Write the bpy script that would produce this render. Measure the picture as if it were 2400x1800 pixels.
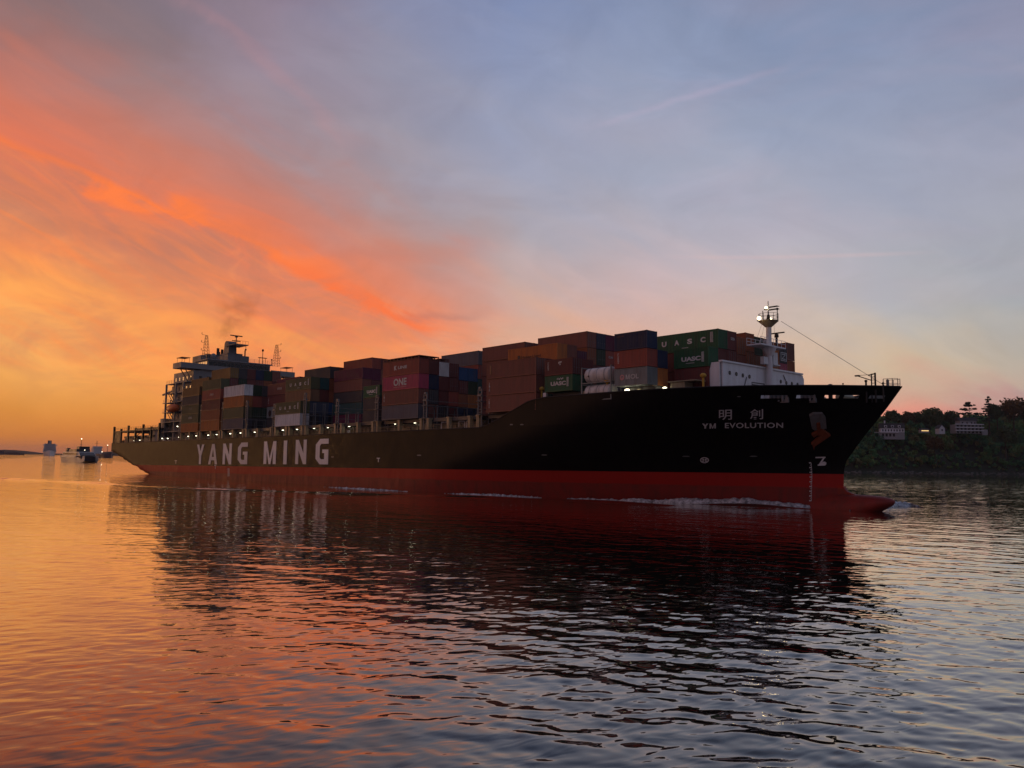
import bpy, bmesh, math, random
import numpy as np
from mathutils import Matrix, Vector

for _o in list(bpy.data.objects):
    bpy.data.objects.remove(_o, do_unlink=True)
SC = bpy.context.scene
COL = SC.collection
R = math.radians

# ------------------------------------------------------------------ camera
F_PX, PITCH, ROLL, CAM_H = 1929.6, 0.09360, 0.01660, 5.92      # focal length in photo pixels (2400 wide)
_fw = Vector((0, math.cos(PITCH), math.sin(PITCH)))
_rt = Vector((1, 0, 0))
_up = _rt.cross(_fw)
_r2 = math.cos(ROLL) * _rt + math.sin(ROLL) * _up
_u2 = -math.sin(ROLL) * _rt + math.cos(ROLL) * _up
cam_data = bpy.data.cameras.new('camera')
cam_data.sensor_width = 36.0
cam_data.lens = F_PX / 2400.0 * 36.0
cam_data.clip_start = 0.2
cam_data.clip_end = 60000.0
cam = bpy.data.objects.new('camera', cam_data)
COL.objects.link(cam)
cam.matrix_world = Matrix(((_r2.x, _u2.x, -_fw.x, 0), (_r2.y, _u2.y, -_fw.y, 0),
                           (_r2.z, _u2.z, -_fw.z, CAM_H), (0, 0, 0, 1)))
SC.camera = cam


def ray(px, py):
    return _r2 * ((px - 1200) / F_PX) - _u2 * ((py - 900) / F_PX) + _fw


def on_water(px, py):
    d = ray(px, py)
    t = -CAM_H / d.z
    return Vector((d.x * t, d.y * t, 0))


def at(px, py, Y):
    d = ray(px, py)
    return Vector((0, 0, CAM_H)) + d * (Y / d.y)


def ang(px, py):
    d = ray(px, py).normalized()
    return math.degrees(math.atan2(d.x, d.y)), math.degrees(math.asin(d.z))


# ------------------------------------------------------------------ node helpers
def lin(c):
    return tuple(((v / 255.0) / 12.92 if v / 255.0 <= 0.04045 else ((v / 255.0 + 0.055) / 1.055) ** 2.4) for v in c)


class NT:
    def __init__(self, tree):
        self.t = tree

    def node(self, typ, **kw):
        n = self.t.nodes.new(typ)
        for k, v in kw.items():
            setattr(n, k, v)
        return n

    def link(self, a, b):
        self.t.links.new(a, b)

    def put(self, sock, v):
        if isinstance(v, bpy.types.NodeSocket):
            self.link(v, sock)
        elif v is not None:
            sock.default_value = v

    def m(self, op, a, b=None, c=None, clamp=False):
        n = self.node('ShaderNodeMath', operation=op, use_clamp=clamp)
        for i, v in enumerate((a, b, c)):
            if v is not None:
                self.put(n.inputs[i], v)
        return n.outputs[0]

    def ss(self, x, a, b, to0=0.0, to1=1.0):                # smooth step
        n = self.node('ShaderNodeMapRange', interpolation_type='SMOOTHSTEP')
        self.put(n.inputs[0], x)
        for i, v in enumerate((a, b, to0, to1)):
            self.put(n.inputs[1 + i], v)
        return n.outputs[0]

    def mapr(self, x, a, b, to0=0.0, to1=1.0, clamp=True):
        n = self.node('ShaderNodeMapRange', clamp=clamp)
        self.put(n.inputs[0], x)
        for i, v in enumerate((a, b, to0, to1)):
            self.put(n.inputs[1 + i], v)
        return n.outputs[0]

    def comb(self, x, y, z):
        n = self.node('ShaderNodeCombineXYZ')
        for i, v in enumerate((x, y, z)):
            self.put(n.inputs[i], v)
        return n.outputs[0]

    def sep(self, v):
        n = self.node('ShaderNodeSeparateXYZ')
        self.put(n.inputs[0], v)
        return n.outputs

    def noise(self, vec, scale, detail=4.0, rough=0.55, dist=0.0, lac=2.0):
        n = self.node('ShaderNodeTexNoise')
        if vec is not None:
            self.link(vec, n.inputs['Vector'])
        n.inputs['Scale'].default_value = scale
        n.inputs['Detail'].default_value = detail
        n.inputs['Roughness'].default_value = rough
        n.inputs['Distortion'].default_value = dist
        n.inputs['Lacunarity'].default_value = lac
        return n.outputs['Fac']

    def ramp(self, fac, stops, interp='LINEAR'):
        n = self.node('ShaderNodeValToRGB')
        cr = n.color_ramp
        cr.interpolation = interp
        while len(cr.elements) > 1:
            cr.elements.remove(cr.elements[-1])
        for i, (p, c) in enumerate(stops):
            e = cr.elements[0] if i == 0 else cr.elements.new(p)
            e.position = p
            e.color = (c[0], c[1], c[2], 1.0) if not isinstance(c, (int, float)) else (c, c, c, 1.0)
        self.put(n.inputs[0], fac)
        return n.outputs[0]

    def mix(self, fac, a, b, blend='MIX'):
        n = self.node('ShaderNodeMix', data_type='RGBA', blend_type=blend)
        self.put(n.inputs[0], fac)
        for s, v in ((n.inputs[6], a), (n.inputs[7], b)):
            if isinstance(v, tuple):
                s.default_value = (v[0], v[1], v[2], 1.0)
            else:
                self.put(s, v)
        return n.outputs[2]


# ------------------------------------------------------------------ world: dusk sky with cirrus lit from below
world = bpy.data.worlds.new('World')
SC.world = world
world.use_nodes = True
wt = world.node_tree
wt.nodes.clear()
W = NT(wt)
tc = W.node('ShaderNodeTexCoord')
sx, sy, sz = W.sep(tc.outputs['Generated'])
AZ = W.m('MULTIPLY', W.m('ARCTAN2', sx, sy), 57.29578)
EL = W.m('MULTIPLY', W.m('ARCSINE', W.m('MAXIMUM', W.m('MINIMUM', sz, 1.0), -1.0)), 57.29578)
# streak-aligned coordinates: cirrus bands fall from upper left to lower right
ca, sa = math.cos(R(-25)), math.sin(R(-25))
q_al = W.m('ADD', W.m('MULTIPLY', AZ, ca), W.m('MULTIPLY', EL, sa))
q_ac = W.m('ADD', W.m('MULTIPLY', AZ, -sa), W.m('MULTIPLY', EL, ca))
v_str = W.comb(W.m('MULTIPLY', q_al, 0.05), W.m('MULTIPLY', q_ac, 0.22), 0.0)
v_flat = W.comb(W.m('MULTIPLY', AZ, 0.045), W.m('MULTIPLY', EL, 0.16), 3.7)
n_big = W.noise(v_str, 1.0, 3.0, 0.56, 0.6)
n_flat = W.noise(v_flat, 1.3, 3.0, 0.58, 0.5)
fade_low = W.ss(EL, 0.5, 7.0)
warp_e = W.m('MULTIPLY', W.m('SUBTRACT', n_big, 0.5), W.m('MULTIPLY', fade_low, 7.0))
warp_a = W.m('MULTIPLY', W.m('SUBTRACT', n_flat, 0.5), 9.0)
ELw = W.m('ADD', EL, warp_e)
AZw = W.m('ADD', AZ, warp_a)


def colstops(px, pts, top):
    """photo column -> ramp stops over elevation 0..60 degrees"""
    st = []
    for py, c in pts:
        st.append((max(0.0, min(1.0, ang(px, py)[1] / 60.0)), lin(c)))
    st += [(0.62, lin(top)), (1.0, lin(tuple(v * 0.86 for v in top)))]
    return sorted(st, key=lambda s: s[0])


SKYCOLS = []
SKYCOLS.append((ang(0, 900)[0], colstops(0, [(1062, (196, 116, 72)), (1020, (212, 128, 58)), (960, (226, 146, 66)), (880, (242, 168, 88)), (780, (250, 176, 98)),
                (690, (255, 170, 92)), (600, (252, 150, 88)), (500, (214, 134, 100)), (400, (214, 126, 98)), (290, (220, 122, 98)), (180, (196, 120, 104)), (60, (146, 114, 114)), (0, (136, 112, 114))], (118, 112, 128))))
SKYCOLS.append((ang(300, 900)[0], colstops(300, [(1066, (200, 112, 66)), (1010, (222, 134, 60)), (930, (244, 160, 78)), (850, (254, 170, 92)), (750, (254, 160, 90)),
                (650, (236, 146, 94)), (550, (204, 128, 100)), (450, (222, 124, 92)), (350, (196, 124, 106)), (200, (152, 126, 128)), (0, (134, 118, 126))], (120, 116, 136))))
SKYCOLS.append((ang(600, 900)[0], colstops(600, [(1071, (214, 120, 76)), (950, (250, 150, 84)), (850, (255, 148, 84)), (760, (250, 140, 86)), (660, (226, 134, 98)),
                (560, (214, 126, 100)), (450, (182, 130, 122)), (350, (162, 138, 142)), (200, (154, 138, 150)), (0, (142, 128, 146))], (120, 122, 146))))
SKYCOLS.append((ang(900, 900)[0], colstops(900, [(1076, (224, 140, 100)), (900, (244, 142, 96)), (800, (240, 138, 98)), (700, (222, 136, 108)), (600, (190, 144, 134)),
                (500, (168, 148, 150)), (300, (156, 150, 164)), (0, (138, 140, 166))], (118, 126, 156))))
SKYCOLS.append((ang(1200, 900)[0], colstops(1200, [(1081, (232, 160, 124)), (850, (222, 166, 136)), (770, (218, 170, 146)), (680, (200, 170, 162)), (560, (174, 166, 174)),
                (400, (160, 162, 182)), (200, (146, 154, 182)), (0, (131, 144, 180))], (112, 126, 164))))
SKYCOLS.append((ang(1500, 900)[0], colstops(1500, [(1086, (236, 172, 142)), (850, (226, 176, 152)), (760, (218, 178, 164)), (660, (200, 178, 180)), (550, (179, 173, 184)),
                (400, (163, 167, 186)), (200, (147, 157, 184)), (0, (134, 146, 176))], (115, 127, 162))))
SKYCOLS.append((ang(1800, 900)[0], colstops(1800, [(1091, (238, 176, 148)), (900, (222, 182, 152)), (800, (212, 186, 168)), (700, (200, 184, 180)), (600, (186, 180, 190)),
                (450, (169, 171, 188)), (300, (153, 162, 186)), (100, (135, 148, 178)), (0, (130, 144, 174))], (113, 127, 160))))
SKYCOLS.append((ang(2100, 900)[0], colstops(2100, [(1096, (232, 150, 126)), (985, (238, 152, 128)), (945, (232, 150, 130)), (918, (214, 168, 146)), (860, (208, 184, 156)), (780, (194, 184, 172)),
                (680, (178, 178, 184)), (550, (171, 172, 186)), (350, (159, 165, 186)), (100, (136, 147, 176)), (0, (133, 145, 174))], (113, 126, 158))))
SKYCOLS.append((ang(2400, 900)[0], colstops(2400, [(1101, (204, 150, 136)), (960, (194, 148, 138)), (925, (180, 150, 146)), (895, (188, 168, 154)), (830, (182, 174, 164)), (720, (170, 172, 176)),
                (550, (165, 167, 178)), (350, (159, 161, 180)), (100, (133, 144, 172)), (0, (128, 140, 169))], (111, 123, 154))))


def simple(el_cols):
    return [(e / 60.0, lin(c)) for e, c in el_cols]


SKYCOLS.insert(0, (-62.0, simple([(0, (236, 150, 70)), (4, (252, 176, 88)), (10, (255, 178, 100)), (16, (240, 150, 98)), (24, (190, 126, 110)), (34, (128, 114, 126)), (60, (106, 110, 136))])))
SKYCOLS.insert(0, (-105.0, simple([(0, (150, 100, 84)), (5, (164, 112, 96)), (12, (142, 108, 106)), (24, (112, 104, 120)), (60, (100, 106, 134))])))
SKYCOLS.insert(0, (-150.0, simple([(0, (82, 76, 88)), (8, (94, 88, 102)), (20, (98, 98, 118)), (60, (98, 106, 136))])))
SKYCOLS.append((70.0, simple([(0, (129, 114, 115)), (6, (138, 129, 132)), (16, (120, 126, 141)), (30, (101, 115, 141)), (60, (86, 100, 129))])))
SKYCOLS.append((130.0, simple([(0, (89, 89, 105)), (8, (105, 105, 122)), (20, (105, 112, 132)), (60, (86, 98, 126))])))
SKYCOLS.append((210.0, simple([(0, (71, 65, 76)), (8, (81, 76, 88)), (20, (84, 84, 101)), (60, (84, 91, 117))])))

el01 = W.m('DIVIDE', W.m('MAXIMUM', ELw, 0.0), 60.0)
sky = None
for i, (az, st) in enumerate(SKYCOLS):
    c = W.ramp(el01, st)
    if sky is None:
        sky = c
    else:
        sky = W.mix(W.mapr(AZw, SKYCOLS[i - 1][0], az), sky, c)


def curve_el(pts):
    """piecewise-linear elevation of a cloud band over azimuth (-40..40)"""
    a = [ang(*q) for q in pts]
    st = [((x + 40) / 80.0, max(0.0, y) / 60.0) for x, y in a]
    return W.m('MULTIPLY', W.ramp(W.mapr(AZ, -40, 40), st), 60.0)


n_soft = W.noise(v_str, 1.7, 3.0, 0.55, 1.2)
n_dap = W.noise(v_str, 2.7, 5.0, 0.60, 1.6)
v_iso = W.comb(W.m('MULTIPLY', AZ, 0.085), W.m('MULTIPLY', EL, 0.17), 9.1)
n_iso = W.noise(v_iso, 1.6, 6.0, 0.60, 1.2)
wob = W.m('ADD', W.m('MULTIPLY', W.m('SUBTRACT', n_soft, 0.5), 6.0), W.m('MULTIPLY', W.m('SUBTRACT', n_iso, 0.5), 3.2))


def band(pts, up, dn, az0, az1, az2, az3, wf=1.0):
    d = W.m('ADD', W.m('SUBTRACT', EL, curve_el(pts)), W.m('MULTIPLY', wob, wf))
    mu = W.m('MULTIPLY', W.ss(d, up, 0.0), W.ss(d, -dn, 0.0))
    return W.m('MULTIPLY', mu, W.m('MULTIPLY', W.ss(AZ, az0, az1), W.ss(AZ, az3, az2)))


def lay(mask, k, rgb):
    global sky
    sky = W.mix(W.m('MULTIPLY', mask, k), sky, lin(rgb))


MAIN = [(-300, 230), (0, 335), (180, 410), (300, 455), (450, 505), (560, 545), (700, 612), (800, 650), (1000, 720)]
SECOND = [(600, 585), (700, 632), (780, 668), (860, 716), (930, 748), (1010, 762), (1150, 775)]
# wide soft glow above the main band, then the lit field below it
lay(band(MAIN, 10.0, 4.0, -60, -36, -14, 2, 1.3), 0.34, (226, 124, 92))
below = W.m('MULTIPLY', W.ss(W.m('SUBTRACT', curve_el(MAIN), W.m('ADD', EL, wob)), -1.5, 2.5), W.m('MULTIPLY', W.ss(EL, 2.5, 7.0), W.ss(AZ, 4.0, -9.0)))
lay(W.m('MULTIPLY', below, W.mapr(n_iso, 0.60, 0.40)), 0.42, (200, 130, 104))
lay(W.m('MULTIPLY', below, W.mapr(n_dap, 0.44, 0.72)), 0.48, (255, 138, 76))
lay(W.m('MULTIPLY', below, W.mapr(n_iso, 0.54, 0.74)), 0.35, (255, 172, 96))
tex = W.mapr(n_iso, 0.34, 0.58, 0.35, 1.0)
lay(W.m('MULTIPLY', band(MAIN, 2.6, 1.7, -60, -36, -15, -7), tex), 0.58, (250, 124, 72))
lay(W.m('MULTIPLY', band(MAIN, 1.1, 0.9, -50, -33, -17, -11, 0.7), tex), 0.72, (255, 128, 66))
lay(W.m('MULTIPLY', band(SECOND, 2.3, 1.5, -19, -12, -7, -1, 0.7), tex), 0.50, (248, 126, 78))
lay(W.m('MULTIPLY', band(SECOND, 1.0, 0.8, -18, -12, -8, -4, 0.5), tex), 0.75, (255, 118, 62))
lay(W.m('MULTIPLY', band([(560, 545), (700, 575), (850, 590), (1000, 590), (1100, 580)], 1.1, 0.9, -20, -14, -7, 1, 0.5), tex), 0.45, (206, 126, 106))
lay(W.m('MULTIPLY', band([(850, 745), (960, 742), (1040, 738), (1120, 735)], 0.55, 0.45, -9, -6, -4, -1, 0.3), tex), 0.35, (160, 116, 112))
lay(W.m('MULTIPLY', band([(-200, 560), (0, 632), (250, 712), (500, 780), (800, 830)], 2.2, 2.6, -60, -33, -15, -3), W.mapr(n_flat, 0.38, 0.60)), 0.50, (255, 168, 88))
lay(W.m('MULTIPLY', band([(300, -60), (430, 0), (540, 70), (640, 160), (800, 330)], 1.6, 0.9, -26, -22, -14, -9, 0.5), tex), 0.17, (202, 142, 140))
# pink wisps on the blue side and a thin contrail
pk = W.m('MULTIPLY', W.mapr(n_flat, 0.48, 0.72), W.m('MULTIPLY', W.ss(AZ, -2.0, 10.0), W.ss(EL, 3.0, 10.0)))
sky = W.mix(W.m('MULTIPLY', pk, 0.12), sky, lin((214, 180, 190)))
ct = curve_el([(1380, 300), (1600, 230), (1760, 182), (1960, 120)])
dct = W.m('ABSOLUTE', W.m('ADD', W.m('SUBTRACT', EL, ct), W.m('MULTIPLY', W.m('SUBTRACT', n_soft, 0.5), 0.5)))
ctm = W.m('MULTIPLY', W.ss(dct, 0.36, 0.0), W.m('MULTIPLY', W.ss(AZ, 3.0, 9.0), W.ss(AZ, 21.0, 15.0)))
sky = W.mix(W.m('MULTIPLY', ctm, 0.15), sky, lin((206, 180, 202)))
c2 = curve_el([(1500, 600), (1800, 603), (2000, 598), (2260, 588)])
dc2 = W.m('ABSOLUTE', W.m('SUBTRACT', EL, c2))
cm2 = W.m('MULTIPLY', W.ss(dc2, 0.22, 0.0), W.m('MULTIPLY', W.ss(AZ, 9.0, 16.0), W.ss(AZ, 29.0, 23.0)))
sky = W.mix(W.m('MULTIPLY', cm2, 0.22), sky, lin((226, 188, 186)))
# soft brightness mottling everywhere
mot = W.mapr(n_iso, 0.3, 0.7, 0.95, 1.05)
sky = W.mix(1.0, sky, W.comb(mot, mot, mot), 'MULTIPLY')
# below the horizon: dim water tone, never seen except through rounding
sky = W.mix(W.ss(EL, -0.4, -3.0), sky, lin((60, 50, 48)))
bg = W.node('ShaderNodeBackground')
W.link(sky, bg.inputs['Color'])
bg.inputs['Strength'].default_value = 1.0
wo = W.node('ShaderNodeOutputWorld')
W.link(bg.outputs[0], wo.inputs['Surface'])
world.cycles.sampling_method = 'MANUAL'
world.cycles.sample_map_resolution = 1024

# ------------------------------------------------------------------ the sun, just above the haze to the left of the frame
sun_d = bpy.data.lights.new('sun', 'SUN')
sun_d.energy = 0.16
sun_d.angle = R(12)
sun_d.color = (1.0, 0.50, 0.20)
sun = bpy.data.objects.new('sun', sun_d)
COL.objects.link(sun)
SUN_AZ, SUN_EL = R(-64), R(2.5)
sdir = Vector((math.sin(SUN_AZ) * math.cos(SUN_EL), math.cos(SUN_AZ) * math.cos(SUN_EL), math.sin(SUN_EL)))
sun.rotation_euler = sdir.to_track_quat('Z', 'Y').to_euler()
sun.location = sdir * 200

SC.view_settings.view_transform = 'Standard'
SC.view_settings.look = 'None'
SC.view_settings.exposure = 0.0
SC.view_settings.gamma = 1.0
SC.view_settings.use_curve_mapping = False
SC.cycles.max_bounces = 6
SC.cycles.diffuse_bounces = 2
SC.cycles.glossy_bounces = 4
SC.cycles.transparent_max_bounces = 8
SC.cycles.volume_bounces = 0
SC.cycles.sample_clamp_indirect = 4.0
SC.cycles.use_denoising = True

# ------------------------------------------------------------------ materials
MATS = {}


def new_mat(name):
    m = bpy.data.materials.new(name)
    m.use_nodes = True
    t = m.node_tree
    t.nodes.clear()
    n = NT(t)
    out = n.node('ShaderNodeOutputMaterial')
    b = n.node('ShaderNodeBsdfPrincipled')
    n.link(b.outputs[0], out.inputs[0])
    MATS[name] = m
    return m, n, b, out


def paint(name, rgb, rough=0.5, dirt=0.35, dirtc=(0.10, 0.06, 0.04), scale=0.6, spec=0.4, metal=0.0, rust=0.0, bump=0.0, var=0.12):
    """weathered paint: the paint colour, streaky grime, a few rust runs, per-object tone"""
    m, n, b, out = new_mat(name)
    tcn = n.node('ShaderNodeTexCoord')
    oi = n.node('ShaderNodeObjectInfo')
    off = n.m('MULTIPLY', oi.outputs['Random'], 40.0)
    mp = n.node('ShaderNodeVectorMath', operation='ADD')
    n.link(tcn.outputs['Object'], mp.inputs[0])
    n.link(n.comb(off, off, off), mp.inputs[1])
    x, y, z = n.sep(mp.outputs[0])
    streak = n.comb(n.m('MULTIPLY', x, 2.6), n.m('MULTIPLY', y, 2.6), n.m('MULTIPLY', z, 0.35))
    nz = n.noise(streak, scale, 5.0, 0.6)
    nb = n.noise(mp.outputs[0], scale * 0.8, 4.0, 0.6)
    base = (rgb[0], rgb[1], rgb[2])
    vr = n.mapr(oi.outputs['Random'], 0.0, 1.0, 1.0 - var, 1.0 + var)
    col = n.mix(1.0, base, n.comb(vr, vr, vr), 'MULTIPLY')
    g = n.m('MULTIPLY', n.mapr(nz, 0.42, 0.72), dirt)
    col = n.mix(g, col, dirtc)
    lt = n.m('MULTIPLY', n.mapr(nb, 0.52, 0.78), dirt * 0.35)
    col = n.mix(lt, col, tuple(min(1.0, c * 1.6 + 0.02) for c in base))
    if rust > 0:
        nr = n.noise(streak, scale * 2.3, 6.0, 0.7)
        col = n.mix(n.m('MULTIPLY', n.mapr(nr, 0.62, 0.72), rust), col, (0.16, 0.055, 0.02))
    n.link(col, b.inputs['Base Color'])
    n.link(n.mapr(nb, 0.3, 0.7, max(0.05, rough - 0.08), min(1.0, rough + 0.12)), b.inputs['Roughness'])
    b.inputs['Specular IOR Level'].default_value = spec
    b.inputs['Metallic'].default_value = metal
    if bump > 0:
        bp = n.node('ShaderNodeBump')
        bp.inputs['Strength'].default_value = bump
        bp.inputs['Distance'].default_value = 0.05
        n.link(nb, bp.inputs['Height'])
        n.link(bp.outputs[0], b.inputs['Normal'])
    return m


def emit(name, rgb, strength):
    m, n, b, out = new_mat(name)
    b.inputs['Base Color'].default_value = (0.8, 0.8, 0.75, 1)
    b.inputs['Emission Color'].default_value = (rgb[0], rgb[1], rgb[2], 1)
    b.inputs['Emission Strength'].default_value = strength
    return m


# hull black: semi-gloss, faint plate seams and waviness, salt and rust runs
def hull_black():
    m, n, b, out = new_mat('hull_black')
    tcn = n.node('ShaderNodeTexCoord')
    x, y, z = n.sep(tcn.outputs['Object'])
    st = n.comb(n.m('MULTIPLY', x, 1.2), n.m('MULTIPLY', y, 1.2), n.m('MULTIPLY', z, 0.14))
    n1 = n.noise(st, 0.9, 6.0, 0.65)
    n2 = n.noise(tcn.outputs['Object'], 0.16, 4.0, 0.6)
    n3 = n.noise(tcn.outputs['Object'], 0.55, 3.0, 0.5)
    col = n.mix(n.m('MULTIPLY', n.mapr(n1, 0.5, 0.8), 0.55), (0.0065, 0.0068, 0.0075), (0.022, 0.017, 0.013))
    col = n.mix(n.m('MULTIPLY', n.mapr(n2, 0.5, 0.75), 0.5), col, (0.012, 0.012, 0.012))
    n.link(col, b.inputs['Base Color'])
    n.link(n.mapr(n3, 0.3, 0.7, 0.52, 0.58), b.inputs['Roughness'])
    b.inputs['Specular IOR Level'].default_value = 0.15
    # plate seams: shallow grooves every 12 m by 2.4 m, plus plate waviness
    fx = n.m('ABSOLUTE', n.m('SUBTRACT', n.m('FRACT', n.m('DIVIDE', x, 12.0)), 0.5))
    fz = n.m('ABSOLUTE', n.m('SUBTRACT', n.m('FRACT', n.m('DIVIDE', z, 2.4)), 0.5))
    seam = n.m('ADD', n.ss(fx, 0.497, 0.5), n.ss(fz, 0.48, 0.5))
    hgt = n.m('ADD', n.m('MULTIPLY', seam, -0.6), n.m('MULTIPLY', n3, 0.45))
    bp = n.node('ShaderNodeBump')
    bp.inputs['Strength'].default_value = 0.14
    bp.inputs['Distance'].default_value = 0.06
    n.link(hgt, bp.inputs['Height'])
    n.link(bp.outputs[0], b.inputs['Normal'])
    return m


def hull_red():
    m, n, b, out = new_mat('hull_red')
    tcn = n.node('ShaderNodeTexCoord')
    x, y, z = n.sep(tcn.outputs['Object'])
    st = n.comb(n.m('MULTIPLY', x, 0.9), n.m('MULTIPLY', y, 0.9), n.m('MULTIPLY', z, 0.25))
    n1 = n.noise(st, 1.0, 6.0, 0.65)
    hz = n.m('ADD', z, n.m('MULTIPLY', n.m('SUBTRACT', n1, 0.5), 0.7))
    # old load line: everything below it is scoured and slimed
    low = n.ss(hz, 3.65, 3.35)
    col = n.mix(n.m('MULTIPLY', n.mapr(n1, 0.45, 0.75), 0.35), (0.40, 0.016, 0.010), (0.28, 0.024, 0.015))
    dull = n.mix(n.mapr(n1, 0.4, 0.7), (0.27, 0.030, 0.022), (0.17, 0.035, 0.026))
    col = n.mix(low, col, dull)
    n.link(col, b.inputs['Base Color'])
    n.link(n.mapr(n1, 0.3, 0.7, 0.5, 0.68), b.inputs['Roughness'])
    b.inputs['Specular IOR Level'].default_value = 0.30
    return m


hull_black()
hull_red()
paint('white', (0.78, 0.79, 0.80), 0.45, 0.22, (0.35, 0.28, 0.22), 0.5, rust=0.12)
paint('white_text', (0.74, 0.74, 0.74), 0.5, 0.20, (0.3, 0.26, 0.22), 0.7)
paint('cream', (0.42, 0.36, 0.24), 0.5, 0.4, (0.12, 0.08, 0.05), 0.6, rust=0.3)
paint('deck_red', (0.16, 0.05, 0.035), 0.7, 0.4, (0.06, 0.04, 0.03), 0.4)
paint('steel', (0.10, 0.095, 0.09), 0.5, 0.4, (0.06, 0.04, 0.03), 0.8, rust=0.25)
paint('dark_steel', (0.022, 0.020, 0.019), 0.5, 0.3, (0.04, 0.03, 0.02), 0.8)
paint('lashing_grey', (0.20, 0.20, 0.20), 0.5, 0.4, (0.08, 0.06, 0.04), 0.8, rust=0.3)
paint('lashing_buff', (0.44, 0.35, 0.20), 0.5, 0.4, (0.10, 0.07, 0.05), 0.8, rust=0.3)
paint('rust', (0.20, 0.050, 0.018), 0.75, 0.5, (0.08, 0.03, 0.015), 1.2)
paint('yellow', (0.55, 0.33, 0.04), 0.5, 0.3, (0.15, 0.08, 0.03), 0.8)
paint('lifeboat', (0.62, 0.14, 0.03), 0.4, 0.2, (0.2, 0.06, 0.03), 0.6)
paint('black_box', (0.012, 0.012, 0.013), 0.5, 0.2, (0.02, 0.02, 0.02), 0.8)
paint('funnel_grey', (0.13, 0.14, 0.15), 0.5, 0.3, (0.05, 0.04, 0.03), 0.5)
_m, _n, _b, _o = new_mat('glass')
_b.inputs['Base Color'].default_value = (0.012, 0.014, 0.016, 1)
_b.inputs['Roughness'].default_value = 0.06
emit('lamp_white', (1.0, 0.92, 0.66), 4.8)
emit('lamp_warm', (1.0, 0.78, 0.44), 7.0)
emit('lamp_green', (0.5, 1.0, 0.85), 8.0)
emit('lit_panel', (0.70, 0.85, 0.55), 0.9)
emit('window_lit', (1.0, 0.62, 0.20), 1.2)
emit('far_lamp', (1.0, 0.85, 0.6), 6.0)
paint('house_paint', (0.26, 0.25, 0.25), 0.5, 0.25, (0.22, 0.18, 0.15), 0.5, rust=0.12)

# ------------------------------------------------------------------ mesh builder


class MB:
    def __init__(self):
        self.v = []
        self.f = []

    def add(self, vs, fs):
        o = len(self.v)
        self.v.extend([tuple(p) for p in vs])
        self.f.extend([tuple(i + o for i in q) for q in fs])
        return self

    def box(self, x0, x1, y0, y1, z0, z1):
        return self.add([(x0, y0, z0), (x1, y0, z0), (x1, y1, z0), (x0, y1, z0), (x0, y0, z1), (x1, y0, z1), (x1, y1, z1), (x0, y1, z1)],
                        [(0, 3, 2, 1), (4, 5, 6, 7), (0, 1, 5, 4), (1, 2, 6, 5), (2, 3, 7, 6), (3, 0, 4, 7)])

    def tube(self, p, q, r, n=6, r2=None):
        p, q = Vector(p), Vector(q)
        r2 = r if r2 is None else r2
        d = (q - p)
        if d.length < 1e-6:
            return self
        d.normalize()
        a = d.orthogonal().normalized()
        b = d.cross(a)
        vs = []
        for c, rr in ((p, r), (q, r2)):
            for i in range(n):
                t = 2 * math.pi * i / n
                vs.append(c + a * (rr * math.cos(t)) + b * (rr * math.sin(t)))
        fs = [(i, (i + 1) % n, n + (i + 1) % n, n + i) for i in range(n)]
        fs += [tuple(range(n - 1, -1, -1)), tuple(range(n, 2 * n))]
        return self.add(vs, fs)

    def path(self, pts, r, n=6):
        for a, b in zip(pts[:-1], pts[1:]):
            self.tube(a, b, r, n)
        return self

    def ball(self, c, rx, ry, rz, seg=10, ring=6):
        vs = [(c[0], c[1], c[2] + rz)]
        for i in range(1, ring):
            ph = math.pi * i / ring
            for j in range(seg):
                t = 2 * math.pi * j / seg
                vs.append((c[0] + rx * math.sin(ph) * math.cos(t), c[1] + ry * math.sin(ph) * math.sin(t), c[2] + rz * math.cos(ph)))
        vs.append((c[0], c[1], c[2] - rz))
        fs = []
        for j in range(seg):
            fs.append((0, 1 + j, 1 + (j + 1) % seg))
            last = 1 + (ring - 2) * seg
            fs.append((len(vs) - 1, last + (j + 1) % seg, last + j))
        for i in range(ring - 2):
            for j in range(seg):
                a = 1 + i * seg + j
                b = 1 + i * seg + (j + 1) % seg
                fs.append((a, a + seg, b + seg, b))
        return self.add(vs, fs)

    def prism(self, poly, axis, a, b):
        """poly: 2-D points in the two other axes (in order), extruded along axis from a to b"""
        n = len(poly)

        def mk(p, t):
            if axis == 0:
                return (t, p[0], p[1])
            if axis == 1:
                return (p[0], t, p[1])
            return (p[0], p[1], t)
        vs = [mk(p, a) for p in poly] + [mk(p, b) for p in poly]
        fs = [(i, (i + 1) % n, n + (i + 1) % n, n + i) for i in range(n)]
        fs += [tuple(range(n - 1, -1, -1)), tuple(range(n, 2 * n))]
        return self.add(vs, fs)

    def mesh(self, name, recalc=True, smooth=False):
        me = bpy.data.meshes.new(name)
        me.from_pydata(self.v, [], self.f)
        if recalc and len(self.f) < 20000:
            bm = bmesh.new()
            bm.from_mesh(me)
            bmesh.ops.recalc_face_normals(bm, faces=bm.faces)
            bm.to_mesh(me)
            bm.free()
        if smooth:
            me.shade_smooth()
        me.update()
        return me

    def build(self, name, mat, parent=None, smooth=False, **tags):
        me = self.mesh(name, smooth=smooth)
        me.materials.append(MATS[mat])
        return link(name, me, parent, **tags)


def link(name, data, parent=None, **tags):
    o = bpy.data.objects.new(name, data)
    COL.objects.link(o)
    if parent is not None:
        o.parent = parent
    for k, v in tags.items():
        o[k] = v
    return o


def empty(name, mw, **tags):
    o = bpy.data.objects.new(name, None)
    o.empty_display_size = 0.5
    COL.objects.link(o)
    o.matrix_world = mw
    for k, v in tags.items():
        o[k] = v
    return o


_TXT = {}


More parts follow.
